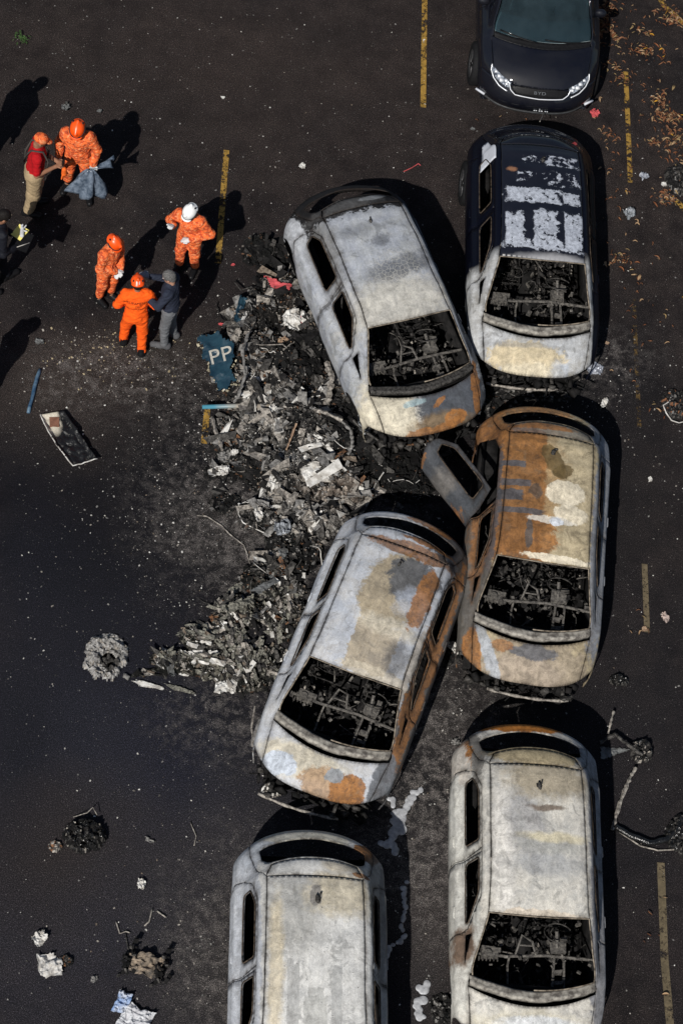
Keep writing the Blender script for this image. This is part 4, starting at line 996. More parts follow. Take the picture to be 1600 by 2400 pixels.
def lerp3(a, b, t): return tuple(a[i] + (b[i] - a[i]) * t for i in range(3))
def person(label, px, py, face, pose, wear, scale=1.0, seed=1, cat='person', loc=None, group=None):
    """local frame: x to the person's right hand... +y is where the person faces, z up"""
    p0 = P(px, py) if loc is None else Vector(loc)
    root = empty('person', (p0.x, p0.y, 0), math.radians(face - 90)); root.scale = (scale * .97, scale * .97, scale)
    tag(root, label, cat, group)
    lean = math.radians(pose.get('lean', 3)); side = math.radians(pose.get('side', 0)); hipz = .93 - pose.get('crouch', 0)
    hip = Vector((0, 0, hipz)); T = Matrix.Rotation(side, 3, 'Y') @ Matrix.Rotation(-lean, 3, 'X')
    up = lambda x, y, z: tuple(hip + T @ Vector((x, y, z - .93)))
    bw = 1 + (wear.get('build', 1.0) - 1) * .35
    ft = pose.get('feet', ((-.12, 0), (.12, 0))); toe = pose.get('toe', (8, -8))
    kf = pose.get('knees', (.03, .03))
    legs = []
    for s, (fx, fy), ta, kk in ((-1, ft[0], toe[0], kf[0]), (1, ft[1], toe[1], kf[1])):
        h = (s * .095, 0, hipz - .03); a = (fx, fy - .03, .085); k = ((h[0] + a[0]) / 2 + s * .01, (h[1] + a[1]) / 2 + kk, .50)
        t = math.radians(ta); d = (math.sin(-t), math.cos(t)); to = (fx + d[0] * .17, fy + d[1] * .17 - .02, .035); he = (fx - d[0] * .06, fy - d[1] * .06 - .02, .045)
        legs.append((h, k, a, to, he))
    arms = []
    for s, key in ((-1, 'L'), (1, 'R')):
        sh = up(s * .185 * bw, 0, 1.42); el = pose.get('el' + key, (s * .26, -.03, 1.13)); ha = pose.get('ha' + key, (s * .27, .05, .88))
        arms.append((sh, up(*el), up(*ha), s, pose.get('hd' + key)))
    head = up(0, .02 + pose.get('hy', 0), 1.625); nod = math.radians(pose.get('nod', 18)); turn = math.radians(pose.get('turn', 0))
    HR = T @ Matrix.Rotation(turn, 3, 'Z') @ Matrix.Rotation(-nod, 3, 'X')
    hd = lambda x, y, z: tuple(Vector(head) + HR @ Vector((x, y, z)))
    K = .03
    torso = [('ell', up(0, 0, .97), (.165 * bw, .12 * bw, .13), T, .05), ('ell', up(0, .005, 1.12), (.150 * bw, .115 * bw, .16), T, .05), ('ell', up(0, .005, 1.30), (.172 * bw, .12 * bw, .17), T, .05),
             ('cap', up(-.15 * bw, -.01, 1.42), up(.15 * bw, -.01, 1.42), .068, .068, .05)]
    armp = []
    for sh, el, ha, s, _ in arms: armp += [('cap', sh, el, .058, .043, .03), ('cap', el, ha, .043, .028, .02)]
    legp = []
    for h, k, a, to, he in legs: legp += [('cap', h, k, .092, .062, .04), ('cap', k, a, .06, .040, .03)]
    footp = []
    for h, k, a, to, he in legs: footp += [('cap', he, to, .042, .035, .02), ('cap', a, he, .042, .042, .02)]
    headp = [('cap', up(0, 0, 1.40), hd(0, -.02, -.08), .056, .05, .03), ('ell', hd(0, 0, .02), (.076, .095, .105), HR, .02), ('ell', hd(0, .035, -.05), (.055, .06, .07), HR, .02),
             ('cap', hd(0, .088, .005), hd(0, .105, -.025), .010, .015, .012), ('ell', hd(-.078, -.005, -.01), (.012, .02, .032), HR, .008), ('ell', hd(.078, -.005, -.01), (.012, .02, .032), HR, .008),
             ('cap', hd(-.02, .082, -.062), hd(.02, .082, -.062), .009, .009, .008)]
    hands = []
    for sh, el, ha, s, hdir in arms:
        e = Vector(el); w = Vector(ha); d = (w - e).normalized() if hdir is None else (T @ Vector(hdir)).normalized()
        n = d.cross(Vector((0, 0, 1)));
        if n.length < .2: n = Vector((1, 0, 0))
        n.normalize(); pn = n.cross(d).normalized()
        pal = w + d * .085; H = []
        H += [('cap', tuple(w), tuple(w + d * .03), .026, .028, .02), ('cap', tuple(w + d * .03 + n * .022), tuple(pal + n * .028), .016, .015, .012), ('cap', tuple(w + d * .03 - n * .022), tuple(pal - n * .028), .016, .015, .012), ('cap', tuple(w + d * .03), tuple(pal), .018, .017, .012)]
        for i, (o_, l_) in enumerate(((-.032, .062), (-.011, .074), (.011, .07), (.031, .055))):
            b0 = pal + n * o_; cu = pose.get('curl', .5) + .08 * i
            b1 = b0 + (d + n * o_ * 2).normalized() * l_ * .5 - pn * l_ * .15 * cu; b2 = b1 + (d * (1 - cu * .6) - pn * cu).normalized() * l_ * .5
            H += [('cap', tuple(b0), tuple(b1), .0095, .009, .004), ('cap', tuple(b1), tuple(b2), .009, .0075, .004)]
        th = w + d * .03 - n * .03 * s * -1
        H += [('cap', tuple(th), tuple(th + (d * .6 + n * s).normalized() * .04), .013, .011, .008), ('cap', tuple(th + (d * .6 + n * s).normalized() * .04), tuple(th + (d * .9 + n * s * .5).normalized() * .075), .011, .009, .005)]
        hands.append(H)
    V, F = sdf_mesh(torso + armp + legp + footp + headp + hands[0] + hands[1], .0105)
    skin = wear.get('skin', SKIN1)
    mesh_obj('body', V, F, skin, root)
    gr = lambda pr, e: [(p[:3] + (p[3] + e, p[4] + e) + (p[5] + e,)) if p[0] == 'cap' else (p[0], p[1], tuple(q + e for q in p[2]), p[3], p[4] + e) for p in pr]
    fat = wear.get('fat', .022) * .62; na = wear.get('wrinkle', .011)
    # upper garment
    tp = gr(torso, fat)
    if wear.get('long', True): tp += gr([p for sh, el, ha, s, _ in arms for p in (('cap', sh, el, .06, .046, .03), ('cap', el, lerp3(el, ha, .93), .046, .036, .02))], fat)
    else: tp += gr([('cap', sh, lerp3(sh, el, .8), .06, .055, .03) for sh, el, ha, s, _ in arms], fat * .9)
    if wear.get('long', True): tp += gr([('cap', up(0, -.01, 1.43), up(0, -.012, 1.47), .06, .055, .03)], fat * .6)
    V, F = sdf_mesh(tp, .0105, na * 1.15, 12, seed); mesh_obj(wear.get('topname', 'jacket'), V, F, wear['top'], root)
    # trousers
    en = wear.get('leg_end', .9)
    fat *= wear.get('legfat', 1)
    lp = gr([('ell', up(0, 0, .93), (.165 * bw, .12 * bw, .12), T, .04)], fat * .8)
    for h, k, a, to, he in legs: lp += gr([('cap', h, k, .094, .066, .04), ('cap', k, lerp3(k, a, en), .064, .052, .03)], fat * .9)
    V, F = sdf_mesh(lp, .0105, na * 1.1, 11, seed + 3); mesh_obj('trousers', V, F, wear['legs'], root)
    # shoes
    for (h, k, a, to, he), sidex in zip(legs, (-1, 1)):
        bp = gr([('cap', he, to, .042, .036, .02), ('cap', lerp3(a, k, .3 if wear.get('boots', True) else .02), he, .048, .045, .02)], .012)
        bp = [('ell', tuple((Vector(he) + Vector(to)) / 2 + Vector((0, 0, -.012))), (.052, .052, .022), None, .02)] + bp
        V, F = sdf_mesh(bp, .010); mesh_obj('boot' if wear.get('boots', True) else 'shoe', V, F, wear.get('shoe', C_BOOT), root)
    for i, key in enumerate(('gloveL', 'gloveR')):
        if wear.get(key): V, F = sdf_mesh(gr(hands[i], .005), .0085); mesh_obj('glove', V, F, wear[key], root)
    # eyes
    for s in (-1, 1):
        q = MB(); q.ball(hd(s * .03, .083, .012), .011, 8, 6); q.build('eye', WHT, root); 
    q = MB()
    for s in (-1, 1): q.tube([hd(s * .015, .092, .034), hd(s * .045, .086, .034)], .004, 5)
    hw = wear.get('head')
    HM = Matrix.Translation(Vector(head)) @ HR.to_4x4()
    def on_head(V): return [tuple(HM @ Vector(v)) for v in V]
    if hw in ('orange', 'white'):
        mt = H_OR if hw == 'orange' else H_WH
        V, F = sdf_mesh([('ell', (0, -.005, .045), (.112, .135, .118), None, .02), ('ell', (0, .10, .030), (.095, .075, .020), None, .02), ('cap', (0, .09, .13), (0, -.10, .13), .028, .028, .02), ('ell', (0, -.07, .03), (.10, .085, .03), None, .03)], .008, cuts=[lambda X, Y, Z: .012 - Z, ])
        hm = mesh_obj('helmet', on_head(V), F, mt, root)
        q = MB(); q.tube(on_head([(.114 * math.cos(t), -.005 + .138 * math.sin(t), .042) for t in np.linspace(-.5, math.pi + .5, 22)]), .013, 6); q.build('goggle_strap', STRAP, hm)
        for sx in (-1, 1):
            q = MB(); q.box(tuple(HM @ Vector((sx * .070, -.085, .095))), (.02, .05, .03), HR @ REU(-.6, 0, sx * .3)); q.build('vent', STRAP, hm)
            q = MB(); q.tube(on_head([(sx * .098, .0, .02), (sx * .085, .02, -.05), (sx * .03, .06, -.105)]), .006, 5); q.build('chin_strap', STRAP, hm)
        if wear.get('sticker'):
            q = MB(); q.box(tuple(HM @ Vector((0, -.125, .082))), (.055, .012, .055), HR @ REU(-.42, 0, 0)); q.build('sticker', WHT, hm)
        if wear.get('goggles'):
            q = MB(); q.box(tuple(HM @ Vector((0, .112, .035))), (.15, .03, .055), HR, taper=.9); q.build('goggles', STRAP, hm)
    elif hw == 'cap':
        V, F = sdf_mesh([('ell', (0, -.01, .05), (.096, .115, .09), None, .02), ('ell', (0, .11, .035), (.07, .075, .012), None, .02)], .008, .004, 12, 3, cuts=[lambda X, Y, Z: .012 - Z])
        mesh_obj('cap', on_head(V), F, CAMO, root)
    if wear.get('hair'):
        V, F = sdf_mesh([('ell', (0, -.012, .035), (.086, .105, .10), None, .02), ('ell', (0, -.05, -.03), (.07, .05, .06), None, .02)], .007, .004, 25, 5, cuts=[lambda X, Y, Z: (Y - .055 - (Z - .02) * .35)])
        mesh_obj('hair', on_head(V), F, wear['hair'], root)
    if wear.get('glasses'):
        q = MB()
        for sx in (-1, 1):
            q.tube(on_head([(sx * .035 + .022 * math.cos(t), .100, .01 + .016 * math.sin(t)) for t in np.linspace(0, 6.283, 12)]), .003, 5); q.tube(on_head([(sx * .057, .098, .012), (sx * .08, .0, .012)]), .003, 5)
        q.tube(on_head([(-.013, .1, .012), (.013, .1, .012)]), .003, 5); q.build('glasses', STRAP, root)
    root['_h'] = 0; del root['_h']
    return root, up, T, arms, hd

# bag man
r1, up1, T1, arms1, _ = person('rescuer in orange camouflage and orange helmet holding a grey plastic bag', 180, 450, -98,
    dict(elL=(-.30, .02, 1.16), haL=(-.26, .14, .93), elR=(.28, .02, 1.18), haR=(.27, .12, .95), lean=8, nod=28, feet=((-.20, .06), (.16, -.04)), toe=(18, -12), hdL=(0, .2, -1), hdR=(0, .3, -1)),
    dict(top=CAMO, legs=CAMO, head='orange', gloveL=C_GW, gloveR=C_GG, fat=.038, wrinkle=.016, leg_end=.62, build=1.12, goggles=True), .96, 2)
# red shirt man
r2, up2, T2, arms2, _ = person('man in red shirt, khaki trousers and orange camouflage cap holding a phone and orange gloves', 80, 490, 2,
    dict(elL=(-.25, .02, 1.13), haL=(-.05, .30, 1.16), elR=(.25, .03, 1.12), haR=(.06, .30, 1.15), lean=5, nod=22, turn=12, feet=((-.13, .04), (.12, -.05)), curl=.9),
    dict(top=C_RED, legs=C_KHAKI, head='cap', long=False, topname='shirt', fat=.022, build=1.08, leg_end=.86, legfat=2.6), .96, 5)
# white helmet
r3, up3, T3, arms3, _ = person('rescuer in orange camouflage with white helmet and one hand raised', 436, 632, -112,
    dict(elL=(-.36, -.02, 1.18), haL=(-.10, .20, 1.12), hdL=(1, .3, -.1), elR=(.32, .06, 1.24), haR=(.20, .24, 1.40), hdR=(0, .6, .6), lean=6, nod=30, turn=-10, feet=((-.13, -.02), (.12, .04))),
    dict(top=CAMO, legs=CAMO, head='white', gloveL=C_GW, gloveR=C_GW, fat=.038, wrinkle=.016, build=1.1, leg_end=.8), .89, 9)
# camo, clasped hands
r4, up4, T4, arms4, _ = person('rescuer in orange camouflage and orange helmet clasping gloved hands at the waist', 248, 702, -38,
    dict(elL=(-.25, .03, 1.12), haL=(-.04, .24, 1.02), hdL=(1, .1, -.3), elR=(.25, .03, 1.12), haR=(.05, .22, 1.05), hdR=(-1, .1, -.2), lean=6, nod=32, feet=((-.10, .05), (.10, -.04)), toe=(5, -10)),
    dict(top=CAMO, legs=CAMO, head='orange', gloveL=C_GW, gloveR=C_GW, fat=.034, wrinkle=.015, leg_end=.72), .87, 12)
# T shirt man seen from the back
r5, up5, T5, arms5, _ = person('rescuer in plain orange shirt and orange helmet, lettering across his back', 313, 812, 96,
    dict(crouch=.06, elL=(-.31, .04, 1.14), haL=(-.16, .24, 1.04), elR=(.31, .04, 1.14), haR=(.16, .24, 1.05), lean=10, nod=16, feet=((-.17, .12), (.13, -.10)), toe=(6, -6), knees=(.05, .03)),
    dict(top=C_ORANGE, legs=C_ORANGE, head='orange', hair=HAIR_B, skin=SKIN1, fat=.038, wrinkle=.013, build=1.14, leg_end=1.0, topname='shirt', sticker=True), .86, 15)
# grey hair man
r6, up6, T6, arms6, _ = person('grey haired man in navy shirt and grey trousers gesturing with gloved hands', 392, 800, 168,
    dict(elL=(-.27, .12, 1.20), haL=(-.14, .36, 1.22), hdL=(.2, 1, .3), elR=(.27, .14, 1.22), haR=(.17, .38, 1.30), hdR=(0, 1, .2), lean=4, nod=20, feet=((-.12, .05), (.13, -.03)), curl=.15),
    dict(top=C_NAVYT, legs=C_GREYT, hair=HAIR_G, glasses=True, skin=SKIN2, gloveL=C_GW, gloveR=C_GG, shoe=C_SHOE, boots=False, fat=.022, build=1.02, leg_end=.95, topname='shirt'), .93, 18)
# man at the left edge
r7, up7, T7, arms7, _ = person('man in black uniform at the left edge holding a yellow notepad', -16, 670, 18,
    dict(elL=(-.27, .06, 1.14), haL=(-.10, .30, 1.10), elR=(.27, .06, 1.12), haR=(.12, .30, 1.08), lean=12, nod=26, feet=((-.10, .26), (.14, -.08)), toe=(20, -6), curl=.9),
    dict(top=C_DARK, legs=C_DARK, hair=HAIR_B, skin=SKIN1, fat=.03, build=1.15), .97, 21)
# two more people stand just outside the frame; their shadows reach in
for (px, py, f, lb, sd_) in ((-62, 392, 20, 'man in dark clothes just beyond the left edge near the top', 25), (-92, 985, 0, 'man in dark clothes just beyond the left edge near the middle', 28)):
    person(lb, px, py, f, dict(lean=4), dict(top=C_DARK, legs=C_DARK, hair=HAIR_B, fat=.03, build=1.2), 1.04, sd_)

# their belongings
def prune(V, F):
    u = sorted({i for f in F for i in f}); m_ = {a: b for b, a in enumerate(u)}; return [V[i] for i in u], [tuple(m_[i] for i in f) for f in F]
def sheet(name, label, cat, pos, w, h, rz, mat, amp=.03, n=18, seed=1, tilt=(0, 0), thick=.003, outline=None, fine=1.0, group=None, lift=.0, parent=None, smooth=False, fold=0):
    """crumpled sheet with a torn outline"""
    xs = np.linspace(-1, 1, n); X, Y = np.meshgrid(xs, xs)
    rr = random.Random(seed)
    a = np.arctan2(Y, X)
    k = 1 + .22 * (fbm(np.cos(a) * 1.5 + 5 + seed, np.sin(a) * 1.5 + seed * 2.1, seed, 3) - .5) * 2
    x = X * w / 2 * k; y = Y * h / 2 * k
    s = max(w, h)
    f1 = 1 - 2 * np.abs(fbm(x / s * 4 * fine + seed, y / s * 4 * fine, seed, 2) - .5) * 2; f2 = np.abs(fbm(x / s * 9 * fine, y / s * 9 * fine + seed, seed + 3, 2) - .5)
    Z = amp * (f1 * .7 + f2 * 1.3); 
    if fold: Z += fold * X ** 2 * .5
    ok = np.ones((n, n), bool) if outline is None else inside(X, Y, outline)
    x = x + (vn(X * 9, Y * 9, seed) - .5) * w / n * .9; y = y + (vn(X * 9 + 40, Y * 9, seed) - .5) * h / n * .9
    R = REU(math.radians(tilt[0]), math.radians(tilt[1]), math.radians(rz))
    V = [tuple(R @ Vector((float(x[i, j]), float(y[i, j]), float(Z[i, j])))) for i in range(n) for j in range(n)]
    mz = min(v[2] for v, o_ in zip(V, ok.reshape(-1)) if o_); V = [(v[0], v[1], v[2] - mz + lift) for v in V]
    F = [(i * n + j, i * n + j + 1, (i + 1) * n + j + 1, (i + 1) * n + j) for i in range(n - 1) for j in range(n - 1) if ok[i, j] and ok[i, j + 1] and ok[i + 1, j] and ok[i + 1, j + 1]]
    # keep the one connected piece
    par = list(range(len(V)))
    def find(a):
        while par[a] != a: par[a] = par[par[a]]; a = par[a]
        return a
    for f in F:
        for k_ in f[1:]: par[find(k_)] = find(f[0])
    cnt = {}
    for f in F: r_ = find(f[0]); cnt[r_] = cnt.get(r_, 0) + 1
    best = max(cnt, key=cnt.get); F = [f for f in F if find(f[0]) == best]; V, F = prune(V, F)
    o = mesh_obj(name, V, F, mat, parent, smooth, loc=pos); solidify(o, thick, 0)
    if label: tag(o, label, cat, group)
    return o
def world(root, up, p): 
    bpy.context.view_layer.update(); return root.matrix_world @ Vector(up(*p))
PLASTIC = simple('grey blue plastic film', (.15, .185, .235), .28, c2=(.04, .058, .085), scale=13, bump=.35, spec=.5)
# the bag hangs from the gloved hand, gathered at the grip
gp = world(r1, up1, (-.255, .20, .86))
q = MB(); V = []; F = []; n = 30; m = 12
for i in range(m):
    t = i / (m - 1)
    for j in range(n):
        a = 2 * math.pi * j / n; fold = .5 + .5 * math.sin(a * 5 + t * 3) + .25 * math.sin(a * 9 + 1)
        r_ = (.03 + .24 * t ** .8) * (.55 + .5 * fold); V.append((gp.x - .02 + .16 * t * t * .2 + r_ * math.cos(a) * 1.15 - .06 * t, gp.y + r_ * math.sin(a) * .55 - .05 * t, gp.z + .02 - .46 * t + .05 * math.sin(a * 4) * t))
for i in range(m - 1):
    for j in range(n): F.append((i * n + j, i * n + (j + 1) % n, (i + 1) * n + (j + 1) % n, (i + 1) * n + j))
q.add(V, F)
V = []; F = []
for i in range(9):
    t = i / 8
    for j in range(9):
        u = j / 8; V.append((gp.x + .02 + t * .26 + .03 * math.sin(u * 9), gp.y + .02 + t * .17 + (u - .5) * .20 * (.25 + t), gp.z + .03 - .05 * t + .05 * math.sin(u * 11 + t * 2) * t))
for i in range(8):
    for j in range(8): F.append((i * 9 + j, i * 9 + j + 1, (i + 1) * 9 + j + 1, (i + 1) * 9 + j))
q.add(V, F); o = q.build('plastic_bag', PLASTIC); solidify(o, .002); tag(o, 'grey blue plastic bag hanging from a gloved hand of the helmeted rescuer', 'bag')
# phone and gloves of the red shirt man, harness
g2 = world(r2, up2, (0, .40, 1.18))
q = MB(); q.box(tuple(g2), (.02, .08, .15), REU(.3, 0.3, .1)); tag(q.build('phone', M['blackplastic'], split=30), 'black phone held up by the man in the red shirt', 'phone')
g3 = world(r2, up2, (.07, .44, 1.06))
gl = [('cap', tuple(g3 + Vector((0, 0, .06))), tuple(g3 - Vector((0, 0, .03))), .035, .04, .02)]
for k in range(5): gl.append(('cap', tuple(g3 + Vector((-.02 + .01 * k, -.03 + .018 * k, -.03))), tuple(g3 + Vector((-.03 + .02 * k, -.05 + .028 * k, -.12 + .01 * abs(k - 2)))), .013, .011, .006))
V, F = sdf_mesh(gl, .008); tag(mesh_obj('work_glove', V, F, C_GO), 'orange work glove dangling from the hand of the man in red', 'glove')
q = MB()
for s in (-1, 1): q.tube([up2(s * .12, .17, 1.02), up2(s * .11, .175, 1.3), up2(s * .11, .08, 1.50), up2(s * .10, -.10, 1.49), up2(s * .06, -.17, 1.30), up2(0, -.17, 1.1)], .016, 6)
q.build('harness', VEST, r2)
# notepad, folder and pen of the man at the edge
g4 = world(r7, up7, (.02, .44, 1.12))
def flat(name, label, cat, c, w, h, t, R, mat):
    q = MB(); q.box(tuple(c), (w, h, t), R); o = q.build(name, mat, split=30); tag(o, label, cat); return o
Rn = REU(.15, .05, math.radians(-32))
g4 = P(42, 548, 1.05)
flat('folder', 'black folder under the yellow notepad of the man in black', 'folder', g4 + Vector((.06, -.10, -.02)), .26, .30, .012, REU(.1, .05, math.radians(-15)), M['blackplastic'])
flat('notepad', 'yellow notepad on a black folder at the left edge', 'notepad', g4 + Vector((.03, .02, .01)), .165, .20, .01, Rn, simple('yellow paper', (.85, .74, .22), .8, var=.08))
q = MB(); a = P(38, 580, 1.03); b = P(70, 569, 1.03); q.tube([a, b], .006, 6); tag(q.build('pen', M['white']), 'thin pale pen lying across the black folder', 'pen')
V, F = sdf_mesh([('cap', tuple(P(52, 552, 1.09)), tuple(P(53, 536, 1.10)), .03, .028, .02)] + [('cap', tuple(P(53, 540, 1.10)), tuple(P(x, y, 1.11)), .013, .010, .006) for x, y in ((50, 527), (54, 526), (62, 528), (63, 542))], .008)
tag(mesh_obj('latex_glove', V, F, C_GW), 'crumpled white glove lying on the yellow notepad', 'glove')
# lettering on the back of the orange shirt
INK = simple('black print', (.02, .012, .01), .8, bump=0)
shirt5 = [c for c in r5.children if c.name.startswith('shirt')][0]
def back_text(body, size, z, sx=1.0):
    cu = bpy.data.curves.new('lettering', 'FONT'); cu.body = body; cu.size = size; cu.align_x = 'CENTER'; cu.align_y = 'CENTER'; cu.resolution_u = 3
    t = bpy.data.objects.new('lettering', cu); COL.objects.link(t); dg = bpy.context.evaluated_depsgraph_get()
    me = bpy.data.meshes.new_from_object(t.evaluated_get(dg)); bpy.data.objects.remove(t)
    sm = shirt5.data; import mathutils
    bv = mathutils.bvhtree.BVHTree.FromPolygons([v.co for v in sm.vertices], [tuple(p.vertices) for p in sm.polygons])
    import bmesh
    bm = bmesh.new(); bm.from_mesh(me); bmesh.ops.triangulate(bm, faces=bm.faces); bmesh.ops.subdivide_edges(bm, edges=[e for e in bm.edges if e.calc_length() > .012], cuts=1)
    for v in bm.verts:
        x = v.co.x * sx; src = Vector(up5(x, -.5, z + v.co.y)); dr = (T5 @ Vector((0, 1, 0)))
        hit = bv.ray_cast(src, dr)
        v.co = (hit[0] - dr * .004) if hit[0] is not None else src + dr * .3
    bm.to_mesh(me); bm.free(); me.materials.clear(); me.materials.append(INK)
    o = bpy.data.objects.new('lettering', me); COL.objects.link(o); o.parent = r5; return o
back_text('GRUPAMENTO', .068, 1.33, .98); back_text('DE', .05, 1.265); back_text('BUSCA E SALVAMENTO', .046, 1.205, .80)
#DEBRIS
# ------------------------------------------------------------------ the wreckage pile
BL = [(630, 600, .42, .30, .16), (650, 700, .45, .45, .26), (590, 760, .35, .35, .28), (600, 830, .42, .45, .34), (700, 830, .60, .60, .42), (640, 930, .75, .50, .34), (560, 1030, .42, .48, .22), (700, 1010, .75, .55, .34), (820, 1020, .50, .60, .34),
      (880, 1070, .45, .40, .24), (640, 1110, .62, .42, .26), (770, 1130, .62, .40, .28), (720, 1215, .55, .35, .24), (610, 1210, .30, .25, .18), (680, 1290, .42, .45, .20), (640, 1370, .45, .35, .22), (560, 1440, .38, .28, .20), (660, 1440, .35, .4, .14),
      (500, 1500, .42, .26, .18), (440, 1560, .52, .22, .14), (560, 1570, .45, .40, .18), (350, 1582, .30, .08, .06), (900, 980, .35, .30, .24), (960, 1110, .45, .50, .14), (1030, 1060, .3, .2, .1), (510, 1110, .22, .2, .08), (520, 1185, .25, .15, .07),
      (1150, 950, .8, .25, .10), (1000, 1440, .25, .45, .10), (1050, 1520, .35, .25, .08), (800, 920, .3, .4, .2), (1000, 1010, .4, .2, .12), (660, 1560, .25, .3, .08)]
BLW = [(P(a, b).x, P(a, b).y, c, d, h) for a, b, c, d, h in BL]
def base_h(x, y):
    x = np.asarray(x, float); y = np.asarray(y, float); H = 0
    wx = x + .30 * (fbm(x * 3, y * 3, 77, 3) - .5); wy = y + .30 * (fbm(x * 3 + 50, y * 3, 78, 3) - .5)
    for bx, by, rx, ry, h in BLW:
        d = ((wx - bx) / rx) ** 2 + ((wy - by) / ry) ** 2; H = np.maximum(H, h * np.clip(1.08 - d, 0, 1) ** .6)
    return H
def cells(x, y, s, seed):
    gx = x / s; gy = y / s; ix = np.floor(gx); iy = np.floor(gy); best = np.full(x.shape, 9.0); b2 = np.full(x.shape, 9.0); bid = np.zeros(x.shape); bx = np.zeros(x.shape); by = np.zeros(x.shape)
    for i in (-1, 0, 1):
        for j in (-1, 0, 1):
            cx = ix + i + _hash(ix + i, iy + j, seed); cy = iy + j + _hash(ix + i, iy + j, seed + 1)
            d = (gx - cx) ** 2 + (gy - cy) ** 2; m = d < best
            b2 = np.where(m, best, np.minimum(b2, d)); bid = np.where(m, _hash(ix + i, iy + j, seed + 2), bid); bx = np.where(m, gx - cx, bx); by = np.where(m, gy - cy, by); best = np.where(m, d, best)
    return bid, bx, by, np.sqrt(b2) - np.sqrt(best)
def rubble_z(x, y):
    H = base_h(x, y)
    w = .05 * (fbm(x * 9, y * 9, 5, 3) - .5); xx = x + w; yy = y + .07 * (fbm(x * 8, y * 8, 6, 3) - .5)
    i1, ax, ay, e1 = cells(xx, yy, .21, 11); i2, cx, cy, e2 = cells(xx * 1.0, yy * 1.5, .085, 31); i3, dx, dy, e3 = cells(xx, yy, .038, 51)
    r = lambda q, k: np.modf(q * k)[0] - .5
    z = H * .72 + np.clip(H / .1, 0, 1) * (.085 * (i1 - .4) + .13 * (r(i1, 37) * ax + r(i1, 91) * ay) + .045 * (i2 - .5) + .08 * (r(i2, 37) * cx + r(i2, 91) * cy) + .018 * (i3 - .5) + .03 * (r(i3, 37) * dx + r(i3, 91) * dy) - .05 * np.exp(-e1 * 9) - .025 * np.exp(-e2 * 9))
    z = z + .03 * fbm(x * 30, y * 30, 9, 2) * np.clip(H / .08, 0, 1) + H * .5 * (fbm(x * 2.4, y * 2.4, 15, 2) - .35)
    return H, z, i1, i2, i3
def pile_h(x, y):
    H, z, *_ = rubble_z(np.array([x]), np.array([y])); return max(0.0, float(z[0]))
def pile_material():
    b = NB('burnt wreckage and ash', .85, 0, .10)
    at = b.n('ShaderNodeAttribute'); at.attribute_name = 'tone'
    r = b.n('ShaderNodeValToRGB'); r.color_ramp.interpolation = 'LINEAR'
    el = r.color_ramp.elements; el[0].position = 0; el[0].color = (.006, .006, .006, 1); el[1].position = 1; el[1].color = (.58, .56, .53, 1)
    for p_, c_ in ((.38, (.013, .013, .013)), (.52, (.055, .051, .047)), (.70, (.13, .122, .112)), (.86, (.27, .26, .24))):
        e = el.new(p_); e.color = (*c_, 1)
    t = b.math('ADD', at.outputs['Fac'], b.math('MULTIPLY', b.math('SUBTRACT', b.noise(32, 6, rough=.75), .5), .95))
    b.l(t, r.inputs[0]); c = r.outputs[0]
    w = b.warp(.5, 2.2, 4)
    for colr, px, py, rx, ry, op in (((.80, .80, .62), 480, 1540, 1.2, .6, .55), ((.80, .80, .62), 600, 1420, .7, .5, .4), ((1, .78, .62), 800, 1170, .6, .3, .5), ((1, .75, .6), 700, 760, .5, .3, .4)):
        p = P(px, py); c = b.mix(b.math('MULTIPLY', b.patch(w, p.x, p.y, rx, ry, 0, .5), op), c, b.mix(1.0, c, colr, 'MULTIPLY'))
    c = b.mix(b.math('MULTIPLY', b.mr(b.noise(11, 4), .62, .7), .5), c, (.11, .055, .03))
    b.col(c); b.bump(b.noise(60, 5, rough=.7), .7, .015); return b.m
x0 = P(290, 1650).x; x1 = 3.6; y0 = P(500, 1700).y; y1 = P(600, 520).y
st = .0165; nx = int((x1 - x0) / st); ny = int((y1 - y0) / st)
X, Y = np.meshgrid(x0 + st * np.arange(nx), y0 + st * np.arange(ny))
Hh, Zz, i1, i2, i3 = rubble_z(X, Y)
keep = (Hh > .015) & (Zz > .002)
tone = .22 + .34 * (i1 - .5) + .40 * (i2 - .5) + .36 * (i3 - .5) + .10 * (fbm(X * 2.2, Y * 2.2, 44, 3) - .5)
ZN = []
def zone(px, py, r, v, ry=None):
    q_ = P(px, py); ZN.append((q_.x, q_.y, r, ry or r, v))
    global tone
    p = P(px, py); d = ((X - p.x) / r) ** 2 + ((Y - p.y) / (ry or r)) ** 2; tone = tone + v * np.exp(-d * 1.4)
for z_ in ((725, 850, .42, -.34), (835, 1010, .44, -.40), (900, 1110, .45, -.30), (560, 1130, .3, -.15), (640, 610, .45, -.34), (700, 760, .3, -.1), (600, 980, .5, .20), (640, 1050, .45, .20), (740, 1080, .35, .15), (720, 1200, .55, .34), (770, 1240, .35, .28), (640, 1180, .3, .15), (800, 1165, .35, .2), (450, 1560, .7, .18), (620, 1440, .6, .05), (590, 870, .35, .08), (1030, 1460, .5, -.1), (560, 1560, .5, .07), (1000, 1080, .6, -.34), (700, 940, .3, .12), (680, 1290, .4, -.05)): zone(*z_)
def zval(x, y): return sum(v * np.exp(-(((x - a) / r) ** 2 + ((y - b) / q) ** 2) * 1.4) for a, b, r, q, v in ZN)
idx = -np.ones(X.shape, int); idx[keep] = np.arange(keep.sum())
V = np.stack([X[keep], Y[keep], np.maximum(Zz[keep], 0)], 1)
q = np.stack([idx[:-1, :-1], idx[:-1, 1:], idx[1:, 1:], idx[1:, :-1]], -1).reshape(-1, 4); q = q[(q >= 0).all(1)]
o = mesh_obj('rubble', V, q, pile_material(), smooth=False); tag(o, 'grey and black heap of burnt wreckage and ash between the cars', 'rubble', kind='stuff')
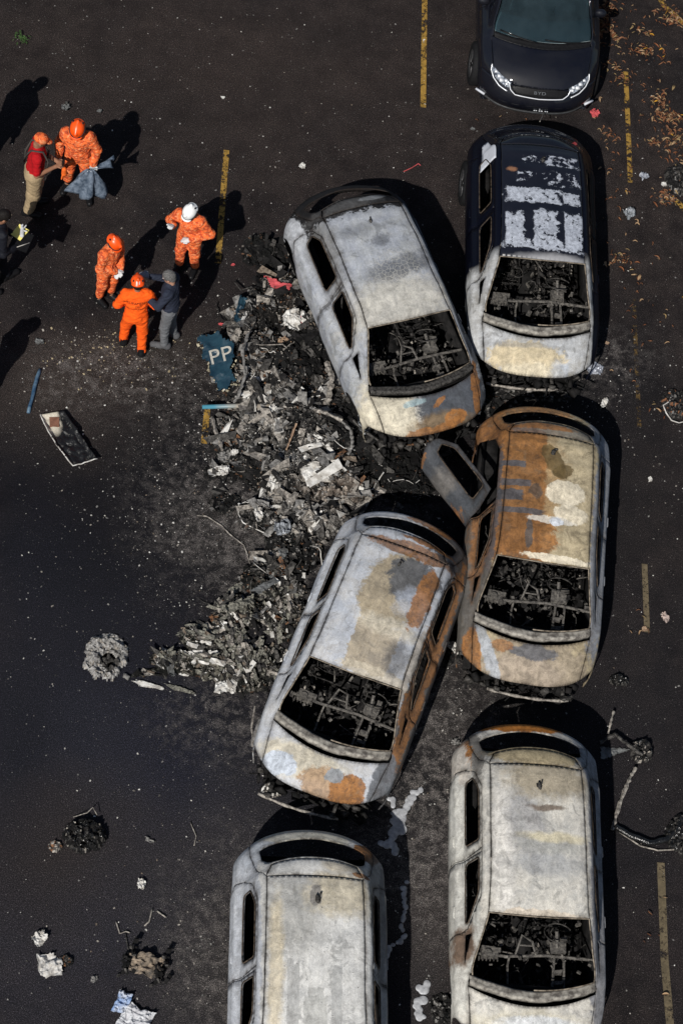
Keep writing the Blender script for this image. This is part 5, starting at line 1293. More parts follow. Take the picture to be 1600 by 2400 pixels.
at = o.data.attributes.new('tone', 'FLOAT', 'POINT'); at.data.foreach_set('value', tone[keep].astype(np.float32))

# torn fragments too many to count
FR = [M['soot'], M['char'], M['ashmetal'], M['ash'], M['white'], simple('olive grey honeycomb', (.23, .222, .185), .8, c2=(.045, .043, .038), scale=40, bump=.6), simple('tan scorched laminate', (.19, .155, .12), .8, c2=(.06, .045, .035), scale=24, bump=.5), M['rustmetal'],
      simple('pale bare foil', (.50, .51, .53), .4, .5, c2=(.2, .2, .21), scale=12, bump=.4)]
def frag(Vs, Fs, Ms, c, w, l, rot, mi, r, bend=.25):
    b = len(Vs); n = 3
    for i in range(n):
        t = i / (n - 1) - .5
        for s in (-1, 1):
            ww = w * (1 + r.uniform(-.3, .3)); v = rot @ Vector((s * ww / 2, t * l + r.uniform(-.1, .1) * l, bend * w * (math.sin(t * 4 + s) + r.uniform(-.4, .4)))); Vs.append((c[0] + v.x, c[1] + v.y, max(c[2] + v.z, .004)))
    for i in range(n - 1): Fs.append((b + 2 * i, b + 2 * i + 1, b + 2 * i + 3, b + 2 * i + 2)); Ms.append(mi)
def scatter(name, label, n, box, dens, sizes, mats_w, aspect=(1, 3), ang=None, seed=1, on_pile=True, tiltmax=1.0, kind_mats=FR, zoned=False):
    r = random.Random(seed); Vs = []; Fs = []; Ms = []
    a = P(box[0], box[1]); b = P(box[2], box[3]); xa, xb = sorted((a.x, b.x)); ya, yb = sorted((a.y, b.y))
    pts = np.array([(r.uniform(xa, xb), r.uniform(ya, yb)) for _ in range(n * 6)])
    pr = dens(pts[:, 0], pts[:, 1]); sel = np.array([r.random() for _ in pts]) < pr; pts = pts[sel][:n]
    zz = rubble_z(pts[:, 0], pts[:, 1])[1] if on_pile else np.zeros(len(pts))
    mi_list = [i for i, w_ in mats_w for _ in range(w_)]
    for (x, y), z in zip(pts, zz):
        s = sizes[0] + (sizes[1] - sizes[0]) * r.random() ** 3; asp = r.uniform(*aspect); th = (ang(x, y) + r.gauss(0, .6)) if ang else r.random() * 6.3
        R = REU(r.gauss(0, .4) * tiltmax, r.gauss(0, .4) * tiltmax, th)
        mi = r.choice(mi_list)
        if zoned:
            zv = float(zval(x, y)) + r.gauss(0, .07)
            mi = r.choice((0, 0, 0, 1)) if zv < -.10 else (r.choice((0, 1, 1, 1, 2, 3, 3, 6, 0, 2, 3, 7)) if zv < .08 else r.choice((1, 2, 3, 3, 1, 2, 4, 0)))
        frag(Vs, Fs, Ms, (x, y, max(z, 0) + .004 + s * .10 * tiltmax), s, s * asp, R, mi, r)
    o = mesh_obj(name, Vs, Fs, kind_mats, None, False, Ms); solidify(o, .003, 0); tag(o, label, 'debris', kind='stuff'); return o
onp = lambda x, y: np.clip(base_h(x, y) / .08, 0, 1)
patchy = lambda x, y: onp(x, y) * np.clip((fbm(x * 3.2, y * 3.2, 61, 3) - .42) * 7, .06, 1)
scatter('wreck_fragments', 'torn scraps of metal and ash strewn over the wreckage pile', 3000, (430, 560, 1120, 1500), patchy, (.012, .115), ((0, 3), (1, 7)), (1, 4.5), seed=5, zoned=True)
scatter('ash_grit', 'fine broken ash and chips over the wreckage pile', 6000, (430, 560, 1120, 1560), onp, (.006, .026), ((0, 3), (1, 7)), (1, 2.5), seed=6, zoned=True)
pt = P(470, 1550)
tail = lambda x, y: onp(x, y) * np.exp(-(((x - P(520, 1520).x) / 1.0) ** 2 + ((y - P(520, 1500).y) / .75) ** 2))
scatter('laminate_strips', 'olive grey splintered strips fanned out at the lower left of the wreckage', 1700, (300, 1360, 700, 1660), tail, (.007, .065), ((5, 7), (2, 5), (4, 2), (1, 6), (0, 3), (6, 1)), (1.2, 5), ang=lambda x, y: 1.1 if x < P(520, 1500).x else .15, seed=9, tiltmax=.6)
rw_ = random.Random(12); q = MB()
for k in range(150):
    a = P(rw_.uniform(470, 1000), rw_.uniform(600, 1420))
    if base_h(np.array([a.x]), np.array([a.y]))[0] < .04: continue
    th = rw_.random() * 6.3; L = rw_.uniform(.12, .5); cu = rw_.uniform(-2.5, 2.5); pts = []
    for i in range(7):
        pts.append((a.x, a.y, pile_h(a.x, a.y) + .02 + rw_.random() * .035)); th += cu / 7 + rw_.gauss(0, .2); a.x += math.cos(th) * L / 6; a.y += math.sin(th) * L / 6
    q.tube(pts, rw_.uniform(.003, .009), 5, rw_.choice((0, 1, 1, 2, 3)))
o = q.build('tangled_wires', [M['soot'], M['char'], M['ashmetal'], M['white']]); tag(o, 'tangle of thin burnt wires and hoses running through the wreckage pile', 'wires', kind='stuff')
# thin halo of crumbs on the asphalt round the pile and cars
def halo(x, y):
    s = 0
    for px, py, rx, ry, k in ((640, 1000, 2.2, 2.6, .55), (330, 860, 1.3, .6, .5), (560, 2200, 1.0, 1.6, .35), (1010, 1580, .8, 1.0, .5), (1300, 940, 1.2, .4, .5), (420, 1250, .8, 1.6, .3), (960, 1950, .6, 1.3, .3), (800, 1200, 5.5, 9, .05), (1500, 900, .6, 2, .12), (1040, 1880, .4, .5, .4)):
        p = P(px, py); s = s + k * np.exp(-((x - p.x) / rx) ** 2 - ((y - p.y) / ry) ** 2)
    return np.clip(s, 0, 1)
scatter('ash_crumbs', 'tiny pale crumbs of ash and glass sprinkled over the dark asphalt', 9000, (-100, -60, 1700, 2460), halo, (.005, .022), ((4, 3), (3, 6), (2, 5), (1, 5), (6, 1)), (.8, 1.6), seed=15, on_pile=False, tiltmax=.5)
scatter('pale_flecks', 'white flecks scattered across the parking lot', 1500, (-100, -60, 1700, 2460), lambda x, y: np.full(x.shape, .3), (.006, .018), ((4, 3), (3, 4), (2, 2)), (.8, 1.8), seed=16, on_pile=False, tiltmax=.4)
scatter('cream_chips', 'cream coloured chips of foam by the feet of the rescuers', 190, (100, 760, 450, 980), lambda x, y: np.exp(-((x - P(270, 830).x) / .8) ** 2 - ((y - P(270, 830).y) / .4) ** 2), (.006, .026), ((0, 1), (1, 1)), (.8, 2.2), seed=17, on_pile=False, tiltmax=.4,
        kind_mats=[simple('cream foam', (.40, .33, .21), .9), M['ashmetal']])

# ------------------------------------------------------------------ fallen leaves
LEAF = [simple('brown dry leaf', (.22, .105, .055), .8, c2=(.09, .042, .024), scale=30), simple('tan dry leaf', (.36, .24, .14), .8, scale=30), simple('rust leaf', (.19, .075, .035), .8, scale=30), simple('straw leaf', (.28, .20, .10), .8, scale=30), simple('yellow leaf', (.50, .26, .03), .7, scale=20)]
def leaves():
    r = random.Random(3); V = []; F = []; Ms = []
    CL = [(1405, 60, .16, .30, 190), (1425, 20, .25, .12, 60), (1440, 100, .08, .2, 30), (1510, 75, .14, .07, 22), (1500, 120, .22, .12, 60), (1580, 45, .30, .16, 110), (1432, 160, .14, .1, 26), (1555, 130, .05, .14, 14), (1545, 240, .10, .22, 60), (1570, 280, .30, .10, 110), (1535, 335, .18, .08, 36),
          (1580, 330, .22, .28, 110), (1425, 320, .12, .14, 26), (1600, 400, .2, .3, 60), (1560, 465, .18, .14, 60), (1460, 450, .14, .05, 10), (1450, 610, .14, .12, 34), (1490, 660, .06, .18, 14), (1455, 190, .2, .1, 20), (1500, 200, .5, 1.4, 70), (1500, 700, .5, 1.5, 44), (1560, 960, .25, .2, 26), (1480, 1450, .4, .4, 8), (1585, 960, .2, .12, 20), (1440, 380, .2, .3, 14), (1520, 2200, .3, .6, 8), (1430, 470, .1, .1, 5), (1200, 280, 3, 1, 10)]
    for px, py, sx, sy, n in CL:
        c = P(px, py)
        for k in range(int(n * .85)):
            x = c.x + r.gauss(0, sx * .62); y = c.y + r.gauss(0, sy * .62); L = r.uniform(.03, .11) * (1.0 if r.random() < .8 else 1.5); w = L * r.uniform(.045, .16); th = r.random() * 6.3; cu = r.uniform(-1.6, 1.6)
            b = len(V); m = 5; z0 = .01 + r.random() * .03; px_, py_ = x, y; a = th
            for i in range(m):
                t = i / (m - 1); ww = w * math.sin(math.pi * (t * .9 + .08)) ** .7
                V.append((px_ - math.sin(a) * ww, py_ + math.cos(a) * ww, z0 + .35 * L * abs(math.sin(t * 3.0)) * .6 + .012)); V.append((px_, py_, z0 + .35 * L * abs(math.sin(t * 3)) * .6)); V.append((px_ + math.sin(a) * ww, py_ - math.cos(a) * ww, z0 + .35 * L * abs(math.sin(t * 3)) * .6 + .014))
                a += cu * .35; px_ += math.cos(a) * L / m; py_ += math.sin(a) * L / m
            mi = r.choice((0, 0, 0, 1, 1, 2, 2, 3, 4 if r.random() < .15 else 0))
            for i in range(m - 1):
                for s in (0, 1): F.append((b + 3 * i + s, b + 3 * i + s + 1, b + 3 * i + s + 4, b + 3 * i + s + 3)); Ms.append(mi)
    o = mesh_obj('fallen_leaves', V, F, LEAF, None, False, Ms); tag(o, 'curled brown dry leaves drifted along the right side of the lot', 'leaves', kind='stuff')
leaves()

# ------------------------------------------------------------------ single pieces of wreckage
def at_px(px, py, dz=0.0):
    p = P(px, py); h = pile_h(p.x, p.y); p = P(px, py, h); h = pile_h(p.x, p.y); p = P(px, py, h); return Vector((p.x, p.y, h + dz))
S_ = simple
BLUE = S_('dark blue painted skin', (.006, .022, .038), .35, c2=(.014, .042, .062), scale=5, bump=.25, spec=.5, bscale=9)
PINK = S_('pink red plastic', (.50, .08, .09), .6, c2=(.30, .06, .06), scale=7)
MIRR = S_('crumpled bare aluminium', (.42, .44, .46), .35, .6, c2=(.16, .17, .18), scale=9, bump=.3)
FOIL = S_('thin silver film', (.45, .47, .52), .3, .3, c2=(.20, .21, .24), scale=22, bump=.6)
CLEAR = S_('cloudy clear plastic', (.30, .32, .35), .2, c2=(.08, .085, .09), scale=16, bump=.5, spec=.8)
CARD = S_('scorched board', (.34, .24, .16), .85, c2=(.20, .13, .09), scale=9)
GSHEET = S_('sooty grey panel', (.15, .155, .155), .7, c2=(.06, .06, .058), scale=9, bump=.3)
OLIVE = FR[5]
# blue panel with lettering
p = at_px(508, 868); ph = .18
outl = [(-.75, .90), (.25, 1.0), (.45, .62), (.85, .45), (.98, .0), (.62, -.30), (.95, -.85), (.55, -.78), (.30, -1.0), (-.25, -.95), (-.35, -.55), (-.62, -.45), (-.50, .0), (-.80, .12), (-.65, .45), (-.95, .62)]
pan = sheet('torn_blue_sheet', 'torn dark blue fuselage panel with pale letters PP at the left edge of the wreckage', 'panel', (p.x, p.y, ph), .52, .98, 10, BLUE, .03, 30, 4, (10, -12), .008, outl, .7)
LT = S_('pale lettering paint', (.40, .385, .34), .7, scale=20)
tx = text_mesh('PP', .30, LT, 'lettering', pan, Matrix.Identity(4), 0.0, 1.05, 1.05)
import mathutils, bmesh
bvp = mathutils.bvhtree.BVHTree.FromPolygons([v.co for v in pan.data.vertices], [tuple(q_.vertices) for q_ in pan.data.polygons])
bm_ = bmesh.new(); bm_.from_mesh(tx.data); bmesh.ops.triangulate(bm_, faces=bm_.faces)
for _ in range(3): bmesh.ops.subdivide_edges(bm_, edges=[e for e in bm_.edges if e.calc_length() > .02], cuts=1)
for v in bm_.verts:
    c_ = RZ(math.radians(17)) @ Vector((v.co.x, v.co.y, 0)) + Vector((.03, .05, 0)); hit = bvp.ray_cast(Vector((c_.x, c_.y, 1)), Vector((0, 0, -1))); v.co = Vector((c_.x, c_.y, (hit[0].z if hit[0] is not None else .1) + .011))
bm_.to_mesh(tx.data); bm_.free()
for k, (a, b, w_, h_, rz_) in enumerate(((478, 800, .16, .12, 20), (548, 800, .10, .35, -20), (560, 735, .10, .42, -8), (545, 960, .22, .1, 0))):
    p = at_px(a, b, .03)
    sheet('panel_scrap', ['crinkled dark blue edge strip above the lettered blue panel', 'narrow pale torn strip right of the lettered blue panel', 'long blue and pale torn skin strip standing above the lettered blue panel', 'small torn scrap under the foot of the blue panel'][k], 'scrap', p, w_, h_, rz_, BLUE if k in (0, 2) else M['ashmetal'], .05, 12, 20 + k, (10, 15), .005)
# torn white core along the edges of the panel
q = MB(); r_ = random.Random(2)
for k in range(46):
    t = r_.random(); e = outl; i = r_.randrange(len(e)); a_ = e[i]; b_ = e[(i + 1) % len(e)]
    q.box(((a_[0] + (b_[0] - a_[0]) * t) * .26, (a_[1] + (b_[1] - a_[1]) * t) * .49, .035 + r_.uniform(-.01, .02)), (r_.uniform(.015, .05), r_.uniform(.008, .03), .008), REU(r_.gauss(0, .5), r_.gauss(0, .5), r_.random() * 3))
ed = q.build('torn_edge', S_('torn honeycomb core', (.42, .38, .28), .9, c2=(.2, .18, .12), scale=30), pan, False); ed.rotation_euler = (0, 0, math.radians(10))
def rod(name, label, cat, pts, r, mat, n=8, z=None):
    L = []
    for (a, b, h) in pts:
        v = at_px(a, b) if z is None else P(a, b); w_ = P(a, b, v.z + h); L.append(Vector((w_.x, w_.y, v.z + h)))
    q = MB(); D = []
    for a, b in zip(L[:-1], L[1:]):
        for t in np.linspace(0, 1, 8 if name.startswith('bent') else 5)[:-1]:
            j = Vector((rnd.uniform(-1, 1), rnd.uniform(-1, 1), rnd.uniform(-.5, .5))) * r * .22; D.append(a.lerp(b, t) + (j if t > 0 else j * 0))
    D.append(L[-1]); flat_ = name.startswith('bent'); rr = [r * (rnd.uniform(.45, 1.05) if flat_ else rnd.uniform(.85, 1.02)) for _ in D]
    q.tube(D, rr, 5 if flat_ else n); o = q.build(name, mat, smooth=not flat_); tag(o, label, cat); return o
TUBE = NB('blue tube turning ashen', .4); gx = P(560, 952).x; sp_ = TUBE.n('ShaderNodeSeparateXYZ'); TUBE.l(TUBE.co, sp_.inputs[0])
TUBE.col(TUBE.mix(TUBE.mr(TUBE.math('ADD', sp_.outputs[0], TUBE.math('MULTIPLY', TUBE.noise(12, 4), .3)), gx - .25, gx + .15), (.05, .19, .26), (.30, .26, .21)))
L = [P(474, 954, .22), P(560, 951, .20), P(660, 952, .22)]; q = MB(); q.tube(L, [.03, .032, .034], 12); tag(q.build('tube', TUBE.m), 'straight tube lying across the pile, blue at its left end and ashen at its right', 'tube')
rod('bent_post', 'bent white scorched post at the left flank of the wreckage below the tube', 'metal post', [(497, 978, .1), (507, 1015, .08), (521, 1055, .05)], .030, M['ashmetal'])
rod('bent_post', 'upright curled rib standing between the blue panel and the pile', 'metal rib', [(583, 780, .12), (568, 820, .20), (575, 880, .20), (560, 925, .1), (545, 950, .04)], .028, M['ash'])
rod('bent_post', 'thick charred upright stump beside the slewed grey car', 'metal stump', [(766, 850, .25), (778, 890, .30), (770, 930, .22), (765, 950, .1)], .055, M['ashmetal'])
rod('bent_rail', 'long bent rail curving down right of the dark hollow in the pile', 'metal rail', [(726, 955, .2), (795, 980, .22), (822, 1010, .2), (826, 1045, .15), (815, 1065, .08)], .030, M['ash'])
rod('bent_rail', 'broad pale beam lying across the upper middle of the ash field', 'metal rail', [(736, 960, .22), (765, 968, .25), (800, 985, .24)], .038, M['ashmetal'])
rod('bent_rail', 'thin tan strut leaning left of the dark hollow', 'metal strut', [(695, 992, .16), (680, 1030, .12), (671, 1055, .08)], .018, CARD)
rod('wire', 'long pale wire trailing from the wreckage onto the asphalt at the left', 'wire', [(462, 1208, .01), (485, 1210, .015), (520, 1232, .02), (536, 1250, .02), (572, 1278, .02), (580, 1300, .02), (590, 1338, .02)], .010, M['ashmetal'], 6, 0)
rod('wire', 'thin hooked wire rising beside a white lump in the ash', 'wire', [(560, 1178, .03), (559, 1205, .06), (570, 1225, .05), (600, 1240, .08), (635, 1256, .06)], .009, M['white'], 6)
rod('hose', 'looping burnt hoses above the blue panel', 'hose', [(548, 660, .1), (565, 680, .16), (590, 672, .2), (603, 690, .15), (640, 700, .1)], .012, M['char'], 6)
rod('hose', 'curved dark hoop standing by the tail of the slewed car', 'hose', [(675, 590, .12), (682, 620, .16), (672, 645, .12), (655, 655, .08)], .014, M['ashmetal'], 6)
rod('bent_rail', 'sooty wavy rail between the pile and the slewed car front', 'metal rail', [(828, 985, .25), (850, 1010, .2), (900, 1040, .15), (960, 1040, .1), (1010, 1020, .1)], .024, M['char'])
rod('bent_rail', 'dark straight bar bridging the gap toward the open door', 'metal rail', [(930, 1043, .15), (985, 1040, .14), (1060, 1012, .12), (1130, 990, .1)], .020, M['rustmetal'])
SH = [ # name, label, cat, px, py, w, h, rot, mat, amp, tilt
 ('plastic_fragment', 'large torn pink red plastic fragment at the top of the wreckage', 'plastic scrap', 652, 672, .36, .16, -6, PINK, .02, (10, 5)),
 ('plastic_fragment', 'small pink plastic ring above the torn red fragment', 'plastic scrap', 626, 651, .11, .11, 0, PINK, .03, (15, 0)),
 ('plastic_fragment', 'slim red strip on the asphalt left of the pile', 'plastic scrap', 520, 762, .13, .045, -8, PINK, .01, (0, 0)),
 ('plastic_fragment', 'tiny pink flake just below the end of the yellow line', 'plastic scrap', 546, 622, .07, .045, 30, PINK, .01, (0, 0)),
 ('plastic_fragment', 'curved red shard on the rim of the round burnt bundle', 'plastic scrap', 708, 755, .06, .17, 10, PINK, .02, (10, 20)),
 ('board', 'tan scorched board sticking out left of the slewed car', 'board', 682, 729, .30, .10, -5, CARD, .008, (12, 0)),
 ('sheet_metal', 'round burnt bundle with pale torn rim left of the slewed car', 'scrap bundle', 688, 755, .34, .30, 15, M['white'], .09, (5, 0)),
 ('sheet_metal', 'upright tan torn piece above the middle of the pile', 'scrap', 665, 806, .26, .18, -15, CARD, .06, (20, 0)),
 ('sheet_metal', 'square white framed plate lying tilted in the ash', 'plate', 738, 1116, .34, .30, 18, M['white'], .03, (8, -8)),
 ('sheet_metal', 'white folded sheet left of the square plate', 'sheet metal', 645, 1130, .20, .30, -15, M['white'], .06, (5, 10)),
 ('sheet_metal', 'white crumpled scrap by the right end of the tube', 'sheet metal', 640, 965, .16, .20, 20, M['white'], .06, (0, 0)),
 ('sheet_metal', 'pale layered scrap at the left edge of the ash field', 'sheet metal', 530, 1075, .32, .16, 15, M['ash'], .06, (10, 0)),
 ('sheet_metal', 'white blocky scrap beside the layered scrap at the left', 'sheet metal', 550, 1063, .14, .10, 20, M['white'], .04, (0, 0)),
 ('sheet_metal', 'cream flaky scrap below the layered scrap', 'sheet metal', 520, 1105, .22, .18, -10, M['white'], .05, (0, 0)),
 ('sheet_metal', 'shiny silver ball shaped scrap in the middle of the ash', 'scrap', 656, 1068, .13, .14, 0, MIRR, .08, (0, 0)),
 ('sheet_metal', 'grey dull lump above the tan bracket', 'scrap', 625, 1177, .22, .14, -10, M['ash'], .08, (0, 0)),
 ('sheet_metal', 'tan metal bracket plate in the lower ash field', 'plate', 632, 1203, .26, .09, -18, CARD, .02, (10, 0)),
 ('sheet_metal', 'white blue curled sheet left of the tan bracket', 'sheet metal', 603, 1210, .14, .22, 8, M['white'], .05, (0, 20)),
 ('plastic_wrap', 'glossy grey crumpled ball of plastic near the tail of the silver tan car', 'plastic', 662, 1247, .26, .26, 0, CLEAR, .14, (0, 0)),
 ('sheet_metal', 'grey triangular plate left of the silver tan car', 'plate', 661, 1305, .20, .20, 0, GSHEET, .03, (0, 12)),
 ('sheet_metal', 'large dull grey angular panel low in the pile', 'panel', 643, 1345, .38, .24, 10, GSHEET, .03, (0, 0)),
 ('sheet_metal', 'folded grey panel leaning under the large angular one', 'panel', 622, 1378, .38, .20, 24, GSHEET, .02, (-14, 0)),
 ('sheet_metal', 'long wrinkled olive panel stretching down left from the grey panels', 'panel', 560, 1380, .34, .14, 32, OLIVE, .05, (0, 0)),
 ('sheet_metal', 'wrinkled olive grey panel under the folded grey one', 'panel', 556, 1425, .42, .26, 10, OLIVE, .07, (0, 0)),
 ('sheet_metal', 'brown rusty lump between the olive panels', 'scrap', 502, 1455, .14, .16, 0, M['rustmetal'], .06, (0, 0)),
 ('sheet_metal', 'white square crumpled sheet at the foot of the splintered strips', 'sheet metal', 532, 1603, .26, .30, -5, M['white'], .05, (0, 0)),
 ('sheet_metal', 'long pale curved sliver at the lower left tip of the wreckage', 'sheet metal', 345, 1607, .40, .08, -8, M['white'], .03, (0, 0)),
 ('sheet_metal', 'grey curved skin strip in the olive fan', 'sheet metal', 395, 1560, .12, .40, 18, GSHEET, .05, (0, 0)),
 ('sheet_metal', 'pale green tinged sliver below the olive fan', 'sheet metal', 420, 1617, .42, .07, -14, OLIVE, .03, (0, 0)),
 ('sheet_metal', 'bright crumpled aluminium sheet under the nose of the slewed car', 'sheet metal', 852, 1000, .18, .34, 28, MIRR, .06, (0, 0)),
 ('sheet_metal', 'pale torn scrap between the two upper burnt cars and the tail of the rusty one', 'scrap', 1060, 1520, .14, .22, 25, M['white'], .06, (0, 0)),
 ('foil_scrap', 'grey lobed piece of melted foil by the nose of the half burnt navy car', 'foil', 1394, 868, .30, .24, -10, FOIL, .03, (0, 0)),
 ('foil_scrap', 'green white folded scrap right of the tail of the rusty car', 'scrap', 1414, 948, .10, .20, -28, M['white'], .05, (0, 0)),
 ('foil_scrap', 'pink red crushed box by the tail of the half burnt navy car', 'box', 1391, 270, .17, .17, 30, PINK, .05, (0, 0)),
 ('plastic_wrap', 'striped silver wrapper on leaves near the broken yellow line', 'wrapper', 1505, 416, .17, .16, 20, FOIL, .05, (0, 0)),
 ('plastic_wrap', 'clear crumpled plastic bag below the broken yellow line', 'plastic bag', 1472, 508, .22, .18, 30, CLEAR, .09, (0, 0)),
 ('paper_scrap', 'cream angular chip near the right edge among leaves', 'paper', 1555, 434, .12, .09, -20, M['white'], .01, (0, 0)),
 ('paper_scrap', 'small white paper left of the slewed car tail', 'paper', 708, 391, .12, .12, 40, M['white'], .02, (0, 0)),
 ('paper_scrap', 'tiny white triangular paper in the open asphalt at the top', 'paper', 522, 232, .08, .06, 0, M['white'], .01, (0, 0)),
 ('paper_scrap', 'pale pinkish crumpled paper at the right below the cars', 'paper', 1556, 1449, .13, .18, 15, S_('pinkish paper', (.45, .36, .32), .9), .04, (0, 0)),
 ('paper_scrap', 'small tan scrap at the foot of the short sooty line', 'paper', 1508, 1476, .11, .09, 0, CARD, .02, (0, 0)),
 ('paper_scrap', 'little pink tan diamond chip beside the hood of the half burnt car', 'paper', 1421, 806, .08, .06, 20, CARD, .01, (0, 0)),
 ('paper_scrap', 'pale sliver on the asphalt right of the rusty car roof', 'paper', 1521, 1125, .07, .10, -20, M['white'], .02, (0, 0)),
 ('paper_scrap', 'dark rag near the shadow above the helmeted bag carrier', 'rag', 154, 256, .16, .16, 10, GSHEET, .06, (0, 0)),
 ('paper_scrap', 'small dark rag right of the other rag near the top left', 'rag', 234, 263, .09, .07, 30, GSHEET, .03, (0, 0)),
 ('paper_scrap', 'grey glassy scrap below the men at the left', 'scrap', 92, 802, .18, .12, -10, GSHEET, .03, (0, 0)),
 ('paper_scrap', 'small white and brown lump on the dark asphalt lower left', 'scrap', 331, 2074, .12, .15, 20, M['white'], .05, (0, 0)),
 ('paper_scrap', 'tiny pale flake above the crumpled blue and white paper', 'scrap', 221, 2296, .09, .12, -20, M['ash'], .03, (0, 0)),
 ('paper_scrap', 'grey flake beside the tan scrap at the left of the lot', 'scrap', 350, 1972, .16, .06, -20, M['ash'], .03, (0, 0)),
 ('paper_scrap', 'grey angular chip left of the tail of the half burnt navy car', 'scrap', 1107, 304, .09, .07, 10, GSHEET, .01, (0, 0)),
 ('ash_lump', 'grey crumb cluster by the tail of the ivory car', 'ash', 1065, 1742, .12, .1, 0, M['ash'], .05, (0, 0)),
]
OUT = {'triangular': [(-.9, .9), (.9, .9), (.1, -1)], 'folded grey': [(-.7, -.9), (-1, .1), (.9, .95), (1, .1)], 'angular panel': [(-.9, -.4), (-.5, .8), (.5, .95), (1, .1), (.3, -.9)], 'square': [(-.9, -1), (-1, .6), (.2, 1), (1, .8), (.85, -.7)],
       'round': [(math.cos(t), math.sin(t)) for t in np.linspace(0, 6.2, 14)], 'sliver': [(-1, .1), (-.3, .9), (1, .3), (.9, -.6), (-.2, -.9)], 'diamond': [(-1, 0), (0, 1), (1, 0), (0, -1)], 'pink red plastic': [(-1, .7), (-.3, 1), (.1, .5), (.95, .7), (.8, -.9), (.1, -.6), (-.4, -.9)]}
for k, (nm, lb, ct, px, py, w_, h_, rz_, mt_, am, ti) in enumerate(SH):
    p = at_px(px, py, .015); ol = None
    for kk in OUT:
        if kk in lb: ol = OUT[kk]
    if ol is None: rr_ = random.Random(k); ol = [(math.cos(t) * rr_.uniform(.65, 1.05), math.sin(t) * rr_.uniform(.65, 1.05)) for t in np.linspace(0, 5.8, 11)]
    n_ = 22 if max(w_, h_) > .2 else 14
    sheet(nm, lb, ct, p, w_ * 1.1, h_ * 1.2, rz_, mt_, am, n_, 60 + k, ti, .006, ol)
rod('wire', 'short red and white wire behind the tail of the slewed car', 'wire', [(945, 402, .01), (965, 393, .02), (980, 383, .02), (985, 388, .01)], .008, PINK, 6, 0)
rod('wire', 'thin curved strip poking up between the two dark cars', 'wire', [(1264, 285, .75), (1270, 272, .55), (1274, 262, .4)], .007, M['ashmetal'], 6, 0)
rod('rod', 'short bent rod on the dark asphalt at lower left, upper one', 'metal rod', [(339, 2170, .02), (350, 2160, .03), (357, 2130, .03)], .010, M['ashmetal'], 6, 0)
rod('rod', 'short stub of rod right of the other bent rod at lower left', 'metal rod', [(368, 2135, .02), (389, 2150, .02)], .011, M['ashmetal'], 6, 0)
rod('rod', 'crooked rod above the burnt box at lower left', 'metal rod', [(272, 2160, .02), (281, 2188, .02), (295, 2183, .03), (305, 2186, .02)], .009, M['ashmetal'], 6, 0)
rod('rod', 'straight thin rod reaching the burnt box at lower left', 'metal rod', [(294, 2186, .02), (302, 2232, .03)], .007, M['char'], 6, 0)
rod('rod', 'pale curved splinter near the tail of the chalk white car', 'metal rod', [(446, 1926, .02), (460, 1960, .02), (455, 1982, .01)], .007, M['ashmetal'], 6, 0)

# blue strip, burnt trim panel, ash ring, charred lumps
rod('blue_strip', 'narrow dark blue strip on the asphalt at the left', 'strip', [(94, 866, .02), (82, 905, .03), (67, 968, .02)], .028, S_('navy strip', (.02, .055, .11), .35, c2=(.10, .16, .22), scale=8, bump=.1), 8, 0)
# curved tray: pale frame corner, brown pad, charred field
tr = empty('burnt_tray', tuple(P(161, 1038)), math.radians(0)); tag(tr, 'curved charred trim panel with a white corner and a brown pad, left of the lot', 'trim panel')
def spine(t): 
    a = P(112, 985); b = P(135, 1055); c = P(200, 1090); u = 1 - t
    v = a * u * u + b * 2 * t * u + c * t * t; return v
def gridpatch(fn, nu, nv): return [fn(i / (nu - 1), j / (nv - 1)) for i in range(nu) for j in range(nv)], [(i * nv + j, i * nv + j + 1, (i + 1) * nv + j + 1, (i + 1) * nv + j) for i in range(nu - 1) for j in range(nv - 1)]
o0 = P(161, 1038)
def trayf(u, v):
    L = [P(94, 980), P(118, 1045), P(170, 1100)]; R = [P(150, 970), P(190, 1030), P(228, 1085)]; t = u
    l = L[0] * (1 - t) ** 2 + L[1] * 2 * t * (1 - t) + L[2] * t * t; r = R[0] * (1 - t) ** 2 + R[1] * 2 * t * (1 - t) + R[2] * t * t
    w_ = l.lerp(r, v) - o0; e = min(v, 1 - v, u * 2, (1 - u) * 2); nz = fbm(np.array([w_.x * 14.]), np.array([w_.y * 14.]), 8, 3)[0]
    return (w_.x, w_.y, .085 - .05 * min(1, e * 7) + .09 * (nz - .5) * min(1, u * 3) + .03 * math.sin(u * 3.1))
V, F = gridpatch(trayf, 44, 24)
tb = NB('charred trim with pale corner', .5); w1 = tb.warp(.12, 8, 4); k1 = tb.patch(w1, P(112, 990).x - o0.x, P(112, 990).y - o0.y, .26, .17, -60, .15)
k2 = tb.math('MULTIPLY', tb.mr(tb.noise(16, 5, rough=.7), .58, .64), .5)
tb.col(tb.mix(k1, tb.mix(k2, (.010, .010, .011), (.16, .155, .14)), (.48, .44, .36))); tb.bump(tb.noise(30, 5), .6, .02); tb.b.inputs['Roughness'].default_value = .35
solidify(mesh_obj('tray', V, F, tb.m, tr), .01)
q = MB(); e_ = [Vector(trayf(u, .02)) + Vector((0, 0, .01)) for u in np.linspace(0, 1, 20)] + [Vector(trayf(1, v)) + Vector((0, 0, .01)) for v in np.linspace(.1, 1, 8)]; q.tube(e_, .009, 6)
q.build('edge_trim', M['white'], tr)
c_ = trayf(.16, .45); q = MB(); q.box((c_[0] - .01, c_[1], c_[2] + .012), (.13, .15, .02), RZ(.12)); pd = q.build('pad', S_('brown pad', (.22, .105, .07), .8), tr, split=30)
